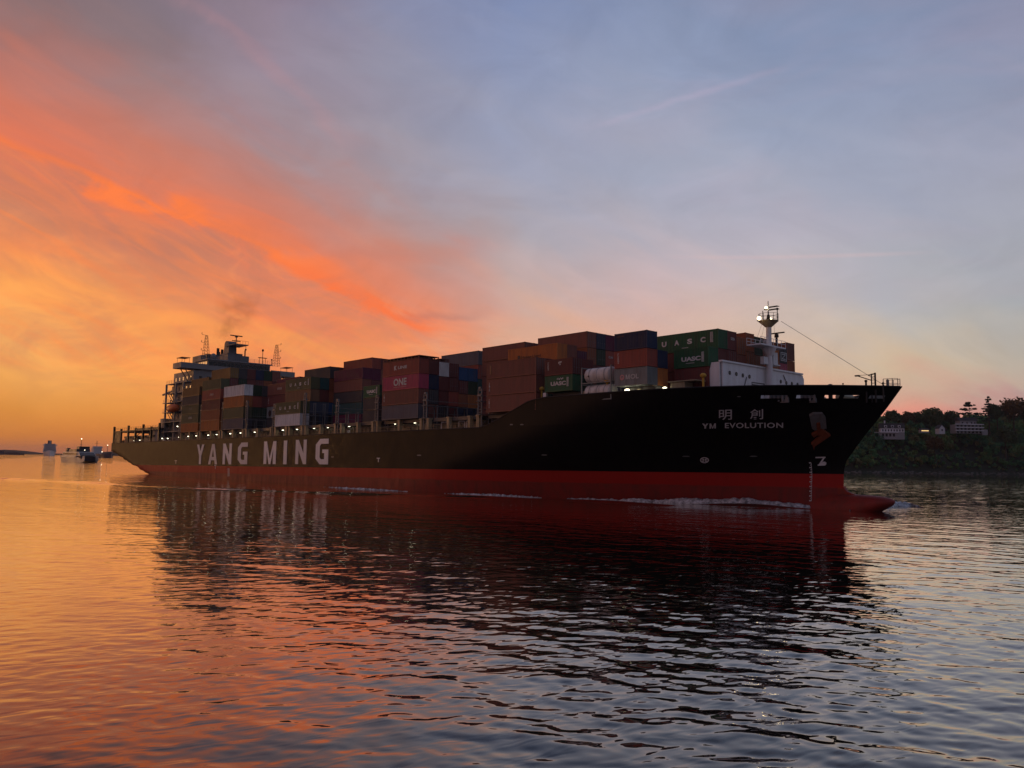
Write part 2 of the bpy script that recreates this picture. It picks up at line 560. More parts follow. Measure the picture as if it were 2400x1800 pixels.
def text_geo(body, bold=0.0, spacing=1.0):
    """flat glyph geometry of the built-in font, normalised to x from 0, cap height 1"""
    key = (body, bold, spacing)
    if key not in _TXT:
        c = bpy.data.curves.new('lettering', 'FONT')
        c.body = body
        c.offset = bold
        c.space_character = spacing
        c.resolution_u = 3
        o = bpy.data.objects.new('lettering', c)
        COL.objects.link(o)
        dg = bpy.context.evaluated_depsgraph_get()
        me = bpy.data.meshes.new_from_object(o.evaluated_get(dg))
        vs = np.array([v.co[:2] for v in me.vertices])
        fs = [tuple(q.vertices) for q in me.polygons]
        bpy.data.objects.remove(o, do_unlink=True)
        bpy.data.curves.remove(c)
        bpy.data.meshes.remove(me)
        vs -= vs.min(0)
        vs /= max(1e-6, vs[:, 1].max())
        _TXT[key] = (vs, fs)
    vs, fs = _TXT[key]
    return vs.copy(), list(fs)


# ------------------------------------------------------------------ ship frame
PSI, DIST, TRIM = 0.74967, 94.226, 0.009511          # heading, distance of the starboard side, bow-up trim
_fwd = Vector((math.sin(PSI), -math.cos(PSI), 0))
_port = Vector((math.cos(PSI), math.sin(PSI), 0))
_zu = Vector((0, 0, 1))
_ax = math.cos(TRIM) * _fwd + math.sin(TRIM) * _zu
_az = -math.sin(TRIM) * _fwd + math.cos(TRIM) * _zu
HB = 18.65
U0 = 175.0
_org = _port * DIST + _ax * (-U0) + _port * HB
SHIP = Matrix(((_ax.x, _port.x, _az.x, _org.x), (_ax.y, _port.y, _az.y, _org.y), (_ax.z, _port.z, _az.z, _org.z), (0, 0, 0, 1)))


def L(u, v, w):
    """measured ship coordinates (u along, v inboard from the starboard side, w up) -> ship local"""
    return (u + U0, v - HB, w)


ship = empty('container_ship', SHIP, label='huge container ship with black hull, red bottom and stacked containers under way', category='ship')


class SB(MB):
    """mesh builder in u, v, w"""

    def box(self, u0, u1, v0, v1, w0, w1):
        return MB.box(self, u0 + U0, u1 + U0, v0 - HB, v1 - HB, w0, w1)

    def t(self, p, q, r, n=6, r2=None):
        return MB.tube(self, L(*p), L(*q), r, n, r2)

    def b(self, c, rx, ry, rz, seg=10, ring=6):
        return MB.ball(self, L(*c), rx, ry, rz, seg, ring)


def part(name, mat, parent=None, smooth=False):
    """decorator-free helper: returns builder with finish()"""
    s = SB()
    s.done = lambda: s.build(name, mat, parent or ship, smooth)
    return s


# ------------------------------------------------------------------ hull surface
_WS = [-9, -2, 0.3, 3.4, 5.3, 7.0, 10.3, 14.1, 17.2]
_US = [-57, -53.6, -53.0, -52.9, -52.9, -52.6, -50.1, -46.8, -44.4]


def ustem(w):
    return np.interp(w, _WS, _US)


def half(u, w):
    u, w = np.asarray(u, float), np.asarray(w, float)
    le = np.interp(w, [-9, 0, 5.4, 10, 14, 17.2], [100, 84, 72, 56, 46, 40])
    n = np.interp(w, [-9, 0, 5.4, 10, 14, 17.2], [1.6, 1.7, 1.8, 2.1, 2.4, 2.7])
    t = np.clip((ustem(w) - u) / le, 0, 1)
    h = HB * (1 - (1 - t) ** n)
    # run aft: the side tucks in under a knuckle that climbs towards the transom
    wk = np.interp(u, [-305.3, -278, -262, -230, -200], [10.0, 4.2, 1.2, -3.5, -9])
    d = np.clip((wk - w), 0, None)
    h = h * np.clip(1 - (d / 4.2) ** 1.1, 0.02, 1)
    # bilge
    return h * np.where(w < -5, np.clip(1 - ((-5 - w) / 4.6) ** 2 * 0.25, 0, 1), 1)


def wtop(u):
    return np.interp(u, [-305, -109.5, -107, -97.0, -93.5, -60, -44], [12.72, 12.72, 13.1, 16.75, 17.15, 17.2, 17.15])


def side_xyz(u, w, out=0.0):
    """point on the starboard side, pushed out by a few centimetres"""
    h = half(u, w)
    e = 0.05
    du = (half(u + e, w) - half(u - e, w)) / (2 * e)
    dw = (half(u, w + e) - half(u, w - e)) / (2 * e)
    nx, ny, nz = -du, 1.0, -dw
    ln = np.sqrt(nx * nx + ny * ny + nz * nz)
    return u + U0 + nx / ln * out * 1.0, -(h + out / ln * ny), w + nz / ln * out


Ds = np.concatenate([np.linspace(0, 30, 76), np.linspace(30.6, 90, 66), np.linspace(92, 252.4, 84)])


def hull_grid(levels, ranged=False):
    rows = []
    for k in levels:
        if ranged:
            g = np.clip(1 - Ds / 40.0, 0, 1)
            u = -52.9 - Ds
            for _ in range(4):
                wt_ = 12.72 + (wtop(u) - 12.72) * k
                u = -52.9 - Ds + (ustem(wt_) + 52.9) * g
            w = 12.72 + (wtop(u) - 12.72) * k
        else:
            w = np.full_like(Ds, k)
            u = -52.9 - Ds + (ustem(w) + 52.9) * np.clip(1 - Ds / 40.0, 0, 1)
        rows.append((u, w, half(u, w)))
    return rows


def hull_mesh(rows, skip=None):
    mb = MB()
    nC = len(Ds)
    for sgn in (-1, 1):
        base = len(mb.v)
        for (u, w, h) in rows:
            for j in range(nC):
                mb.v.append((float(u[j]) + U0, sgn * float(h[j]), float(w[j])))
        for i in range(len(rows) - 1):
            for j in range(nC - 1):
                if skip and skip(i, float(rows[i][0][j])):
                    continue
                a = base + i * nC + j
                q = (a, a + 1, a + nC + 1, a + nC)
                mb.f.append(q if sgn < 0 else q[::-1])
    return mb


# topsides (black)
lv = [5.4, 6.2, 7.2, 8.4, 9.6, 10.8, 11.8, 12.72]
rows_a = hull_grid(lv)
rows_b = hull_grid([0.0, 0.2, 0.42, 0.645, 0.735, 0.88, 1.0], True)
OPEN = [(-58.2, -56.2), (-54.8, -53.4), (-51.9, -51.0), (-49.9, -48.9), (-47.8, -46.6)]


def skip_open(i, u):
    if i == 3:
        for a, b in OPEN:
            if a - 0.2 < u < b + 0.2:
                return True
    return False


hm = hull_mesh(rows_a)
# transom
tr = [5.4, 7.2, 9.0, 10.0, 12.72]
hm.prism([(-HB, 10.0), (HB, 10.0), (HB, 12.72), (-HB, 12.72)], 0, -305.3 + U0, -305.15 + U0)
hull_o = hm.build('topside_plating', 'hull_black', ship, smooth=True)
hull_mesh(rows_b, skip_open).build('bow_bulwark', 'hull_black', ship, smooth=True)
# red bottom
hull_mesh(hull_grid([-9.0, -7, -5, -3, -1, 0, 1, 2, 3, 4, 5.4])).build('red_bottom', 'hull_red', ship, smooth=True)
# bulbous bow: a body of revolution under the stem
bm_ = MB()
NB, NS = 26, 20
_bu = [-75, -62, -56, -52.5, -50.0, -48.4, -47.2, -46.5, -46.15, -46.05]
_bt = [1.6, 2.5, 2.62, 2.64, 2.62, 2.56, 2.42, 2.24, 2.05, 1.90]
_bb = [-8, -6.5, -4.6, -2.2, -0.9, 0.15, 0.80, 1.20, 1.52, 1.78]
_bh = [1.6, 2.3, 2.35, 2.25, 2.1, 1.85, 1.50, 1.05, 0.60, 0.14]
for i in range(NB + 1):
    uu = -46.05 - 29 * (i / NB) ** 1.9
    tp, bt_, hw = np.interp(uu, _bu, _bt), np.interp(uu, _bu, _bb), np.interp(uu, _bu, _bh)
    for j in range(NS):
        a = 2 * math.pi * j / NS
        bm_.v.append((uu + U0, hw * math.sin(a), float((tp + bt_) / 2 + (tp - bt_) / 2 * math.cos(a))))
for i in range(NB):
    for j in range(NS):
        a, b = i * NS + j, i * NS + (j + 1) % NS
        bm_.f.append((a, b, b + NS, a + NS))
bm_.f.append(tuple(range(NS)))
bm_.build('bulbous_bow', 'hull_red', ship, smooth=True)
# fillet between stem and bulb
fl = MB()
fl.prism([(-56 + U0, 1.5), (-50.6 + U0, 2.5), (-51.6 + U0, 2.72), (-52.4 + U0, 3.05), (-52.85 + U0, 3.7), (-56 + U0, 4.2)], 1, -0.32, 0.32)
fl.build('stem_fillet', 'hull_red', ship)
# decks
dk = part('main_deck', 'deck_red')
us = np.linspace(-305, -95, 60)
vs_ = [(u + U0, -float(half(u, 12.6)) + 0.1, 12.55) for u in us] + [(u + U0, float(half(u, 12.6)) - 0.1, 12.55) for u in us[::-1]]
dk.v += vs_
dk.f.append(tuple(range(len(vs_))))
dk.done()
dk = part('forecastle_deck', 'deck_red')
us = np.linspace(-108, -46.4, 50)
vs_ = [(u + U0, -float(half(u, 15.0)) + 0.15, 15.0) for u in us] + [(u + U0, float(half(u, 15.0)) - 0.15, 15.0) for u in us[::-1]]
dk.v += vs_
dk.f.append(tuple(range(len(vs_))))
dk.done()
# bulwark cap rail
cap = SB()
for sgn in (-1, 1):
    us = np.concatenate([np.linspace(-305, -110, 30), np.linspace(-109.5, -44.7, 70)])
    pts = [(float(u) + U0, sgn * float(half(u, wtop(u))), float(wtop(u)) + 0.03) for u in us]
    cap.path(pts, 0.09, 5)
cap.build('cap_rail', 'dark_steel', ship)

# ------------------------------------------------------------------ water
def wave_set(seed, n, lmin, lmax, mdir, spread, slope):
    rng = np.random.default_rng(seed)
    lam = np.exp(rng.uniform(math.log(lmin), math.log(lmax), n))
    th = mdir + rng.normal(0, spread, n)
    ph = rng.uniform(0, 2 * math.pi, n)
    k = 2 * math.pi / lam
    a = slope / k * math.sqrt(2.0 / n)
    return lam, k * np.cos(th), k * np.sin(th), ph, a


WSETS = [wave_set(3, 34, 0.38, 1.0, R(66), 0.62, 0.062), wave_set(5, 26, 1.0, 2.8, R(72), 0.55, 0.046), wave_set(7, 12, 2.8, 8.0, R(80), 0.45, 0.020), wave_set(9, 16, 0.5, 1.4, R(140), 0.5, 0.024)]
# crests of the ship's bow wave running out along her side
CREST = [on_water(*q) for q in [(-160, 1117), (50, 1124), (200, 1131), (330, 1139), (470, 1146), (650, 1151), (830, 1158), (980, 1161), (1300, 1171), (1560, 1184)]]


def seg_dist(X, Y, pts):
    best = np.full(X.shape, 1e9)
    sgn = np.zeros(X.shape)
    par = np.zeros(X.shape)
    acc = 0.0
    for a, b in zip(pts[:-1], pts[1:]):
        d = (b - a)
        ln = math.hypot(d.x, d.y)
        t = np.clip(((X - a.x) * d.x + (Y - a.y) * d.y) / ln ** 2, 0, 1)
        px, py = a.x + t * d.x, a.y + t * d.y
        dd = np.hypot(X - px, Y - py)
        s = np.sign((X - a.x) * d.y - (Y - a.y) * d.x)
        m = dd < best
        best = np.where(m, dd, best)
        sgn = np.where(m, s, sgn)
        par = np.where(m, acc + t * ln, par)
        acc += ln
    return best, sgn, par


def sea_height(X, Y):
    d = np.hypot(X, Y)
    z = np.zeros_like(X)
    patch = 0.75 + 0.35 * np.sin(X * 0.021 + Y * 0.033 + 1.0) * np.sin(X * 0.017 - Y * 0.041) + 0.2 * np.sin(X * 0.11 + 0.6 * np.sin(Y * 0.05)) * np.sin(Y * 0.07)
    calm = 0.40 + 0.60 / (1 + np.exp((d - 52) / 13.0))
    for lam, kx, ky, ph, a in WSETS:
        for i in range(len(lam)):
            fade = np.clip(1.8 - d * 0.0160 / lam[i], 0, 1)
            z += a[i] * fade * patch * calm * np.sin(kx[i] * X + ky[i] * Y + ph[i])
    # travelling bow-wave crest (echelons)
    dd, sg, par = seg_dist(X, Y, CREST)
    amp = 0.30 * (0.35 + 0.65 * np.sin(par * 0.11 + 0.9 + 0.8 * np.sin(par * 0.043)) ** 2)
    z += amp * np.exp(-(dd / 1.3) ** 2) - 0.25 * amp * np.exp(-((dd - 3.0) / 1.8) ** 2)
    # hump of the bow wave beside the ship
    lx = (X - _org.x) * _ax.x + (Y - _org.y) * _ax.y
    ly = (X - _org.x) * _port.x + (Y - _org.y) * _port.y
    u = lx - U0
    hh = half(u, -u * TRIM)
    off = -ly - hh
    z += 0.50 * np.exp(-((u + 64) / 6.5) ** 2) * np.exp(-((off - 2.9) / 1.2) ** 2) * (ly < 0)
    return z


def sea():
    # polar sheet: fine near the viewer, coarse to the horizon, all the way round
    r = [3.0]
    while r[-1] < 420:
        r.append(r[-1] + min(max(0.075, r[-1] * 0.0040), 1.1))
    far = [430, 450, 480, 520, 570, 640, 730, 850, 1000, 1250, 1600, 2100, 2800, 3800, 5200, 7200, 9800, 13500]
    rr = np.array(r + far)
    th = np.concatenate([np.linspace(-180, -44, 24)[:-1], np.linspace(-44, 44, 741), np.linspace(44, 180, 24)[1:]])
    th = np.radians(th)
    T, Q = np.meshgrid(th, rr)
    X, Y = Q * np.sin(T), Q * np.cos(T)
    Z = np.where(Q < 425, sea_height(X, Y) * np.clip((425 - Q) / 60.0, 0, 1), 0.0)
    nr, nt = X.shape
    co = np.stack([X, Y, Z], -1).reshape(-1, 3).astype(np.float32)
    co = np.concatenate([co, np.array([[0, 0, 0]], np.float32)])
    idx = np.arange(nr * nt).reshape(nr, nt)
    q = np.stack([idx[:-1, :-1], idx[1:, :-1], idx[1:, 1:], idx[:-1, 1:]], -1).reshape(-1, 4)[:, ::-1]
    c = nr * nt
    tri = np.stack([idx[0, :-1], np.full(nt - 1, c), idx[0, 1:]], -1)[:, ::-1]
    me = bpy.data.meshes.new('river')
    me.vertices.add(len(co))
    me.vertices.foreach_set('co', co.ravel())
    nl = q.size + tri.size
    me.loops.add(nl)
    me.loops.foreach_set('vertex_index', np.concatenate([q.ravel(), tri.ravel()]).astype(np.int32))
    npoly = len(q) + len(tri)
    me.polygons.add(npoly)
    ls = np.concatenate([np.arange(len(q)) * 4, q.size + np.arange(len(tri)) * 3]).astype(np.int32)
    me.polygons.foreach_set('loop_start', ls)
    me.update(calc_edges=True)
    me.shade_smooth()
    return me


def water_mat():
    m, n, b, out = new_mat('water')
    b.inputs['Base Color'].default_value = (0.022, 0.020, 0.015, 1)
    b.inputs['Roughness'].default_value = 0.012
    b.inputs['IOR'].default_value = 1.4
    geo = n.node('ShaderNodeNewGeometry')
    x, y, z = n.sep(geo.outputs['Position'])
    a1 = R(28)
    al = n.m('ADD', n.m('MULTIPLY', x, math.cos(a1)), n.m('MULTIPLY', y, math.sin(a1)))
    ac = n.m('ADD', n.m('MULTIPLY', x, -math.sin(a1)), n.m('MULTIPLY', y, math.cos(a1)))
    v1 = n.comb(n.m('MULTIPLY', al, 0.45), ac, 0.0)
    f1 = n.noise(v1, 1.5, 2.0, 0.5, 0.4)            # half-metre ripples
    v2 = n.comb(n.m('MULTIPLY', al, 0.6), ac, 7.0)
    f2 = n.noise(v2, 0.30, 1.0, 0.5, 0.3)           # longer waves, for the distance
    dist = n.m('SQRT', n.m('ADD', n.m('MULTIPLY', x, x), n.m('MULTIPLY', y, y)))
    farw = n.ss(dist, 90.0, 330.0)
    ruf = n.noise(n.comb(n.m('MULTIPLY', x, 0.02), n.m('MULTIPLY', y, 0.035), 0.0), 1.0, 3.0, 0.5)
    amp = n.mapr(ruf, 0.35, 0.65, 0.45, 1.2)
    h = n.m('ADD', n.m('MULTIPLY', f1, n.m('MULTIPLY', amp, 0.036)), n.m('MULTIPLY', f2, n.m('MULTIPLY', farw, 0.30)))
    bp = n.node('ShaderNodeBump')
    bp.inputs['Strength'].default_value = 1.0
    bp.inputs['Distance'].default_value = 1.0
    n.link(h, bp.inputs['Height'])
    n.link(bp.outputs[0], b.inputs['Normal'])
    # extra gloss layer over the murky body, added to brighten its sky reflection
    gl = n.node('ShaderNodeBsdfGlossy')
    gl.inputs['Color'].default_value = (0.94, 0.91, 0.85, 1)
    gl.inputs['Roughness'].default_value = 0.012
    n.link(bp.outputs[0], gl.inputs['Normal'])
    lw = n.node('ShaderNodeFresnel')
    lw.inputs['IOR'].default_value = 1.333
    n.link(bp.outputs[0], lw.inputs['Normal'])
    mx = n.node('ShaderNodeMixShader')
    n.link(n.mapr(lw.outputs[0], 0.08, 0.58, 0.0, 0.84), mx.inputs[0])
    n.link(b.outputs[0], mx.inputs[1])
    n.link(gl.outputs[0], mx.inputs[2])
    n.link(mx.outputs[0], out.inputs[0])
    return m


water_mat()
me = sea()
me.materials.append(MATS['water'])
link('river', me, None, kind='structure', label='calm rippled river reflecting the orange sunset sky', category='water')

# ------------------------------------------------------------------ measuring from the ship frame
_SI = SHIP.inverted()
_CO = _SI @ Vector((0, 0, CAM_H))


def _dl(px, py):
    return (_SI.to_3x3() @ ray(px, py))


def on_v(px, py, v):
    d = _dl(px, py)
    t = (v - HB - _CO.y) / d.y
    q = _CO + d * t
    return q.x - U0, q.z


def on_u(px, py, u):
    d = _dl(px, py)
    t = (u + U0 - _CO.x) / d.x
    q = _CO + d * t
    return q.y + HB, q.z


def on_hull(px, py):
    v = 5.0
    for _ in range(40):
        u, w = on_v(px, py, v)
        v = 0.5 * v + 0.5 * (HB - float(half(u, w)))
    return u, w


def hull_lettering(name, body, tl, tr, bl, br, bold=0.02, out=0.05, mat='white_text', spacing=1.0, geo=None):
    """glyphs painted on the shell plating; the corners are (u, w) on the starboard side"""
    vs, fs = geo if geo else text_geo(body, bold, spacing)
    sx = vs[:, 0] / max(1e-6, vs[:, 0].max())
    sy = vs[:, 1]
    tl, tr, bl, br = [np.array(q) for q in (tl, tr, bl, br)]
    uw = (bl[None] * ((1 - sx) * (1 - sy))[:, None] + br[None] * (sx * (1 - sy))[:, None] + tl[None] * ((1 - sx) * sy)[:, None] + tr[None] * (sx * sy)[:, None])
    x, y, z = side_xyz(uw[:, 0], uw[:, 1], out)
    mb = MB()
    mb.v = [(float(a), float(b), float(c)) for a, b, c in zip(x, y, z)]
    mb.f = fs
    return mb.build(name, mat, ship)


def polys(pl):
    vs, fs = [], []
    for p in pl:
        o = len(vs)
        vs += p
        fs.append(tuple(range(o, o + len(p))))
    v = np.array(vs, float)
    return v, fs


# block capitals, unit box
s = 0.30
GLYPH = {
    'Y': [[(0, 1), (.30, 1), (.5, .66), (.5, .42), (.36, .42)], [(1, 1), (.70, 1), (.5, .66), (.5, .42), (.64, .42)], [(.36, 0), (.64, 0), (.64, .42), (.36, .42)]],
    'A': [[(0, 0), (.26, 0), (.58, 1), (.36, 1)], [(1, 0), (.74, 0), (.42, 1), (.64, 1)], [(.25, .20), (.75, .20), (.70, .36), (.30, .36)]],
    'N': [[(0, 0), (.28, 0), (.28, 1), (0, 1)], [(.72, 0), (1, 0), (1, 1), (.72, 1)], [(.28, 1), (.28, .55), (.72, 0), (.72, .45)]],
    'M': [[(0, 0), (.24, 0), (.24, 1), (0, 1)], [(.76, 0), (1, 0), (1, 1), (.76, 1)], [(.24, 1), (.24, .62), (.42, 0), (.5, 0), (.5, .25)], [(.76, 1), (.76, .62), (.58, 0), (.5, 0), (.5, .25)]],
    'I': [[(0, 0), (1, 0), (1, 1), (0, 1)]],
    'G': [[(0, .22), (.33, .28), (.33, .72), (0, .78)], [(0, .78), (.33, .72), (.42, .80), (1, .80), (1, 1), (.34, 1)], [(0, .22), (.33, .28), (.42, .20), (.68, .20), (.68, 0), (.34, 0)],
          [(.68, 0), (1, 0), (1, .58), (.68, .58)], [(.52, .44), (.68, .44), (.68, .58), (.52, .58)]],
}
for ch, u0, u1, wb, wt_ in [('Y', -231.3, -226.3, 5.85, 11.35), ('A', -223.2, -217.4, 5.85, 11.4), ('N', -214.0, -208.6, 5.9, 11.4), ('G', -204.9, -199.3, 5.95, 11.5),
                            ('M', -190.4, -184.0, 6.05, 11.6), ('I', -180.3, -178.6, 6.05, 11.65), ('N', -174.5, -169.4, 6.1, 11.7), ('G', -165.3, -159.8, 6.1, 11.75)]:
    hull_lettering('hull_letter', ch, (u0, wt_), (u1, wt_), (u0, wb), (u1, wb), geo=polys(GLYPH[ch]))


def hull_px(name, body, x0, x1, yt0, yb0, yt1, yb1, **kw):
    return hull_lettering(name, body, on_hull(x0, yt0), on_hull(x1, yt1), on_hull(x0, yb0), on_hull(x1, yb1), **kw)


hull_px('ship_name', 'Y', 1645.5, 1660.5, 992, 1004, 992, 1004, geo=polys(GLYPH['Y']))
hull_px('ship_name', 'M', 1663, 1678, 992, 1004, 991.5, 1003.5, geo=polys(GLYPH['M']))
hull_px('ship_name', 'EVOLUTION', 1699, 1835.5, 990.5, 1003.2, 990, 1002.6, bold=0.018, spacing=1.10)
hull_px('ship_name_characters', '明', 1685, 1715.5, 960, 984, 959.5, 983.5, bold=0.010)
hull_px('ship_name_characters', '創', 1758, 1788.5, 958.5, 982.5, 958, 982, bold=0.010)
# bulbous-bow mark, thruster mark, draught marks, tug marks
bb = polys([[(0, .86), (0, 1), (.95, 1), (.95, .86)], [(.95, 1), (.72, .88), (.28, .12), (.5, .12)], [(.22, 0), (.90, 0), (1, .12), (1, .34), (.86, .46), (.66, .44), (.5, .14), (.22, .14)]])
hull_px('bulb_mark', '', 1911, 1936, 1070.5, 1091.5, 1070, 1091, geo=bb)
ringp = []
for i in range(20):
    a, b = 2 * math.pi * i / 20, 2 * math.pi * (i + 1) / 20
    ringp.append([(.5 + .5 * math.cos(a), .5 + .5 * math.sin(a)), (.5 + .5 * math.cos(b), .5 + .5 * math.sin(b)), (.5 + .37 * math.cos(b), .5 + .37 * math.sin(b)), (.5 + .37 * math.cos(a), .5 + .37 * math.sin(a))])
for k in range(4):
    a = math.pi / 4 + k * math.pi / 2
    c, s_ = math.cos(a), math.sin(a)
    ringp.append([(.5 + .38 * c, .5 + .38 * s_), (.5 + .2 * c - .13 * s_, .5 + .2 * s_ + .13 * c), (.5 + .05 * c, .5 + .05 * s_), (.5 + .2 * c + .13 * s_, .5 + .2 * s_ - .13 * c)])
hull_px('thruster_mark', '', 1640.5, 1661.5, 1071, 1085, 1071, 1085, geo=polys(ringp))
dm = []
for k in range(21):
    y = k / 20
    dm.append([(.30, y), (.70, y), (.70, y + .012), (.30, y + .012)] if k % 2 else [(0, y - .008), (.75, y - .008), (.75, y + .016), (0, y + .016)])
    if k < 20:
        dm.append([(.70, y), (.86, y), (.86, y + .04), (.70, y + .04)])
hull_px('draught_marks', '', 1896, 1902, 1085, 1196, 1085, 1196, geo=polys(dm))
hull_px('draught_marks', '', 533, 538, 1098, 1116, 1098, 1116, geo=polys(dm))
tm = polys([[(0, .8), (1, .8), (1, 1), (0, 1)], [(.4, 0), (.62, 0), (.62, .8), (.4, .8)]])
hull_px('tug_mark', '', 883.5, 891, 1073, 1083, 1073, 1083, geo=tm)
hull_px('tug_mark', '', 410, 415, 1079, 1087, 1079, 1087, geo=tm)
hull_px('tug_mark', '', 503, 507, 1090, 1099, 1090, 1099, geo=tm)
for (a, b, y) in [(977, 988, 1067), (1268, 1284, 1066), (1598, 1618, 1069), (1756, 1776, 1069), (776, 783, 1071), (1727, 1737, 929), (1195, 1203, 995), (1219, 1228, 995)]:
    hull_px('scupper', '', a, b, y - 1.4, y + 1.4, y - 1.4, y + 1.4, geo=polys([[(0, .3), (.3, 0), (.8, 0), (1, .6), (.7, 1), (.2, 1)]]), mat='lashing_grey')

# ------------------------------------------------------------------ containers
CW = 2.438
COLS = {  # paint: linear base colour, words
    'brown': ((0.250, 0.088, 0.062), 'brown'), 'maroon': ((0.165, 0.042, 0.038), 'maroon'), 'red': ((0.35, 0.080, 0.055), 'brick red'),
    'orange': ((0.46, 0.150, 0.038), 'orange'), 'rust': ((0.33, 0.100, 0.042), 'rust orange'), 'pink': ((0.48, 0.070, 0.125), 'bright pink'),
    'purple': ((0.13, 0.018, 0.055), 'dull purple'), 'green': ((0.030, 0.125, 0.055), 'green'), 'dgreen': ((0.018, 0.045, 0.022), 'dark green'),
    'teal': ((0.018, 0.085, 0.085), 'teal'), 'navy': ((0.020, 0.034, 0.085), 'navy blue'), 'blue': ((0.020, 0.085, 0.22), 'blue'),
    'grey': ((0.24, 0.26, 0.25), 'grey'), 'dgrey': ((0.062, 0.060, 0.066), 'dark grey'), 'white': ((0.74, 0.72, 0.69), 'white'),
    'ochre': ((0.27, 0.150, 0.045), 'ochre'), 'olive': ((0.115, 0.120, 0.055), 'olive green'), 'tan': ((0.26, 0.135, 0.070), 'tan'),
    'slate': ((0.130, 0.125, 0.145), 'slate grey'), 'bluegrey': ((0.085, 0.105, 0.150), 'blue grey'),
}
for k_, (c_, w_) in COLS.items():
    paint('box_' + k_, c_, 0.55, 0.42, (0.085, 0.060, 0.048), 0.7, 0.35, rust=0.25)
paint('box_print', (0.62, 0.62, 0.60), 0.6, 0.30, (0.2, 0.15, 0.12), 1.0)
paint('box_print_dark', (0.05, 0.03, 0.03), 0.6, 0.2, (0.1, 0.06, 0.05), 1.0)
paint('box_print_pink', (0.60, 0.30, 0.30), 0.6, 0.2, (0.2, 0.1, 0.1), 1.0)
_CM = {}


def box_meshes(Lb, H):
    key = (Lb, H)
    if key in _CM:
        return _CM[key]
    hx, hy = Lb / 2, CW / 2
    fr = MB()
    for sx_ in (-1, 1):
        for sy_ in (-1, 1):
            x0, x1 = sorted((sx_ * hx, sx_ * (hx - 0.17)))
            y0, y1 = sorted((sy_ * hy, sy_ * (hy - 0.15)))
            fr.box(x0, x1, y0, y1, 0.1, H - 0.1)
            for z0 in (0.012, H - 0.13):          # corner castings stand a little proud
                c0, c1 = sorted((sx_ * (hx + 0.012), sx_ * (hx - 0.20)))
                d0, d1 = sorted((sy_ * (hy + 0.012), sy_ * (hy - 0.18)))
                fr.box(c0, c1, d0, d1, z0, z0 + 0.118)
    for sy_ in (-1, 1):
        y0, y1 = sorted((sy_ * (hy - 0.004), sy_ * (hy - 0.08)))
        fr.box(-hx + 0.19, hx - 0.19, y0, y1, 0.03, 0.18)
        fr.box(-hx + 0.19, hx - 0.19, y0, y1, H - 0.11, H - 0.03)
    for sx_ in (-1, 1):
        x0, x1 = sorted((sx_ * (hx - 0.004), sx_ * (hx - 0.12)))
        fr.box(x0, x1, -hy + 0.16, hy - 0.16, 0.03, 0.17)
        fr.box(x0, x1, -hy + 0.16, hy - 0.16, H - 0.15, H - 0.03)

    def corr(a0, a1, depth, pitch):
        """corrugated sheet in (a, depth) profile"""
        n = max(4, int(round((a1 - a0) / pitch)))
        p = (a1 - a0) / n
        pts = []
        for i in range(n):
            x = a0 + i * p
            pts += [(x, 0), (x + 0.30 * p, 0), (x + 0.5 * p, depth), (x + 0.80 * p, depth)]
        pts.append((a1, 0))
        return pts

    def sheet(pts, z0, z1, f):
        mb = MB()
        for (a, d) in pts:
            mb.v.append(f(a, d, z0))
            mb.v.append(f(a, d, z1))
        for i in range(len(pts) - 1):
            mb.f.append((2 * i, 2 * i + 2, 2 * i + 3, 2 * i + 1))
        return mb
    sd = corr(-hx + 0.17, hx - 0.17, 0.045, 0.285)
    side = sheet(sd, 0.17, H - 0.10, lambda a, d, z: (a, -d, z))
    end = sheet(corr(-hy + 0.15, hy - 0.15, 0.04, 0.28), 0.16, H - 0.14, lambda a, d, z: (-d, a, z))
    door = MB()
    for y0 in (-hy + 0.155, 0.01):
        door.box(-0.05, 0.0, y0, y0 + hy - 0.165, 0.175, H - 0.155)
        for zz in np.linspace(0.5, H - 0.5, 4):
            door.box(0.0, 0.018, y0 + 0.05, y0 + hy - 0.22, zz - 0.10, zz + 0.10)
    bars = MB()
    for y in (-0.82, -0.28, 0.28, 0.82):
        bars.tube((0.05, y, 0.12), (0.05, y, H - 0.10), 0.022, 5)
        bars.box(0.03, 0.07, y - 0.05, y + 0.22, 1.05, 1.10)
    roof = MB().box(-hx + 0.1, hx - 0.1, -hy + 0.03, hy - 0.03, H - 0.055, H - 0.028)
    floor = MB().box(-hx + 0.12, hx - 0.12, -hy + 0.08, hy - 0.08, 0.06, 0.16)
    res = {'frame': fr.mesh('container_frame'), 'side_wall': side.mesh('container_side_wall', recalc=False), 'end_wall': end.mesh('container_end_wall', recalc=False),
           'door': door.mesh('container_door'), 'lock_bars': bars.mesh('container_lock_bars'), 'roof': roof.mesh('container_roof'), 'floor': floor.mesh('container_floor')}
    for m_ in res.values():
        m_.materials.append(MATS['box_brown'])
    _CM[key] = res
    return res


def omat(o, mat):
    o.material_slots[0].link = 'OBJECT'
    o.material_slots[0].material = MATS[mat]


def letters_on_side(root, body, x0, x1, z0, z1, Lb, mat='box_print', bold=0.03, spacing=1.0, name='lettering', geo=None):
    vs, fs = geo if geo else text_geo(body, bold, spacing)
    mx = max(1e-6, vs[:, 0].max())
    mb = MB()
    mb.v = [(x0 + (x1 - x0) * float(a) / mx, -CW / 2 - 0.020, z0 + (z1 - z0) * float(b)) for a, b in vs]
    mb.f = fs
    return mb.build(name, mat, root)


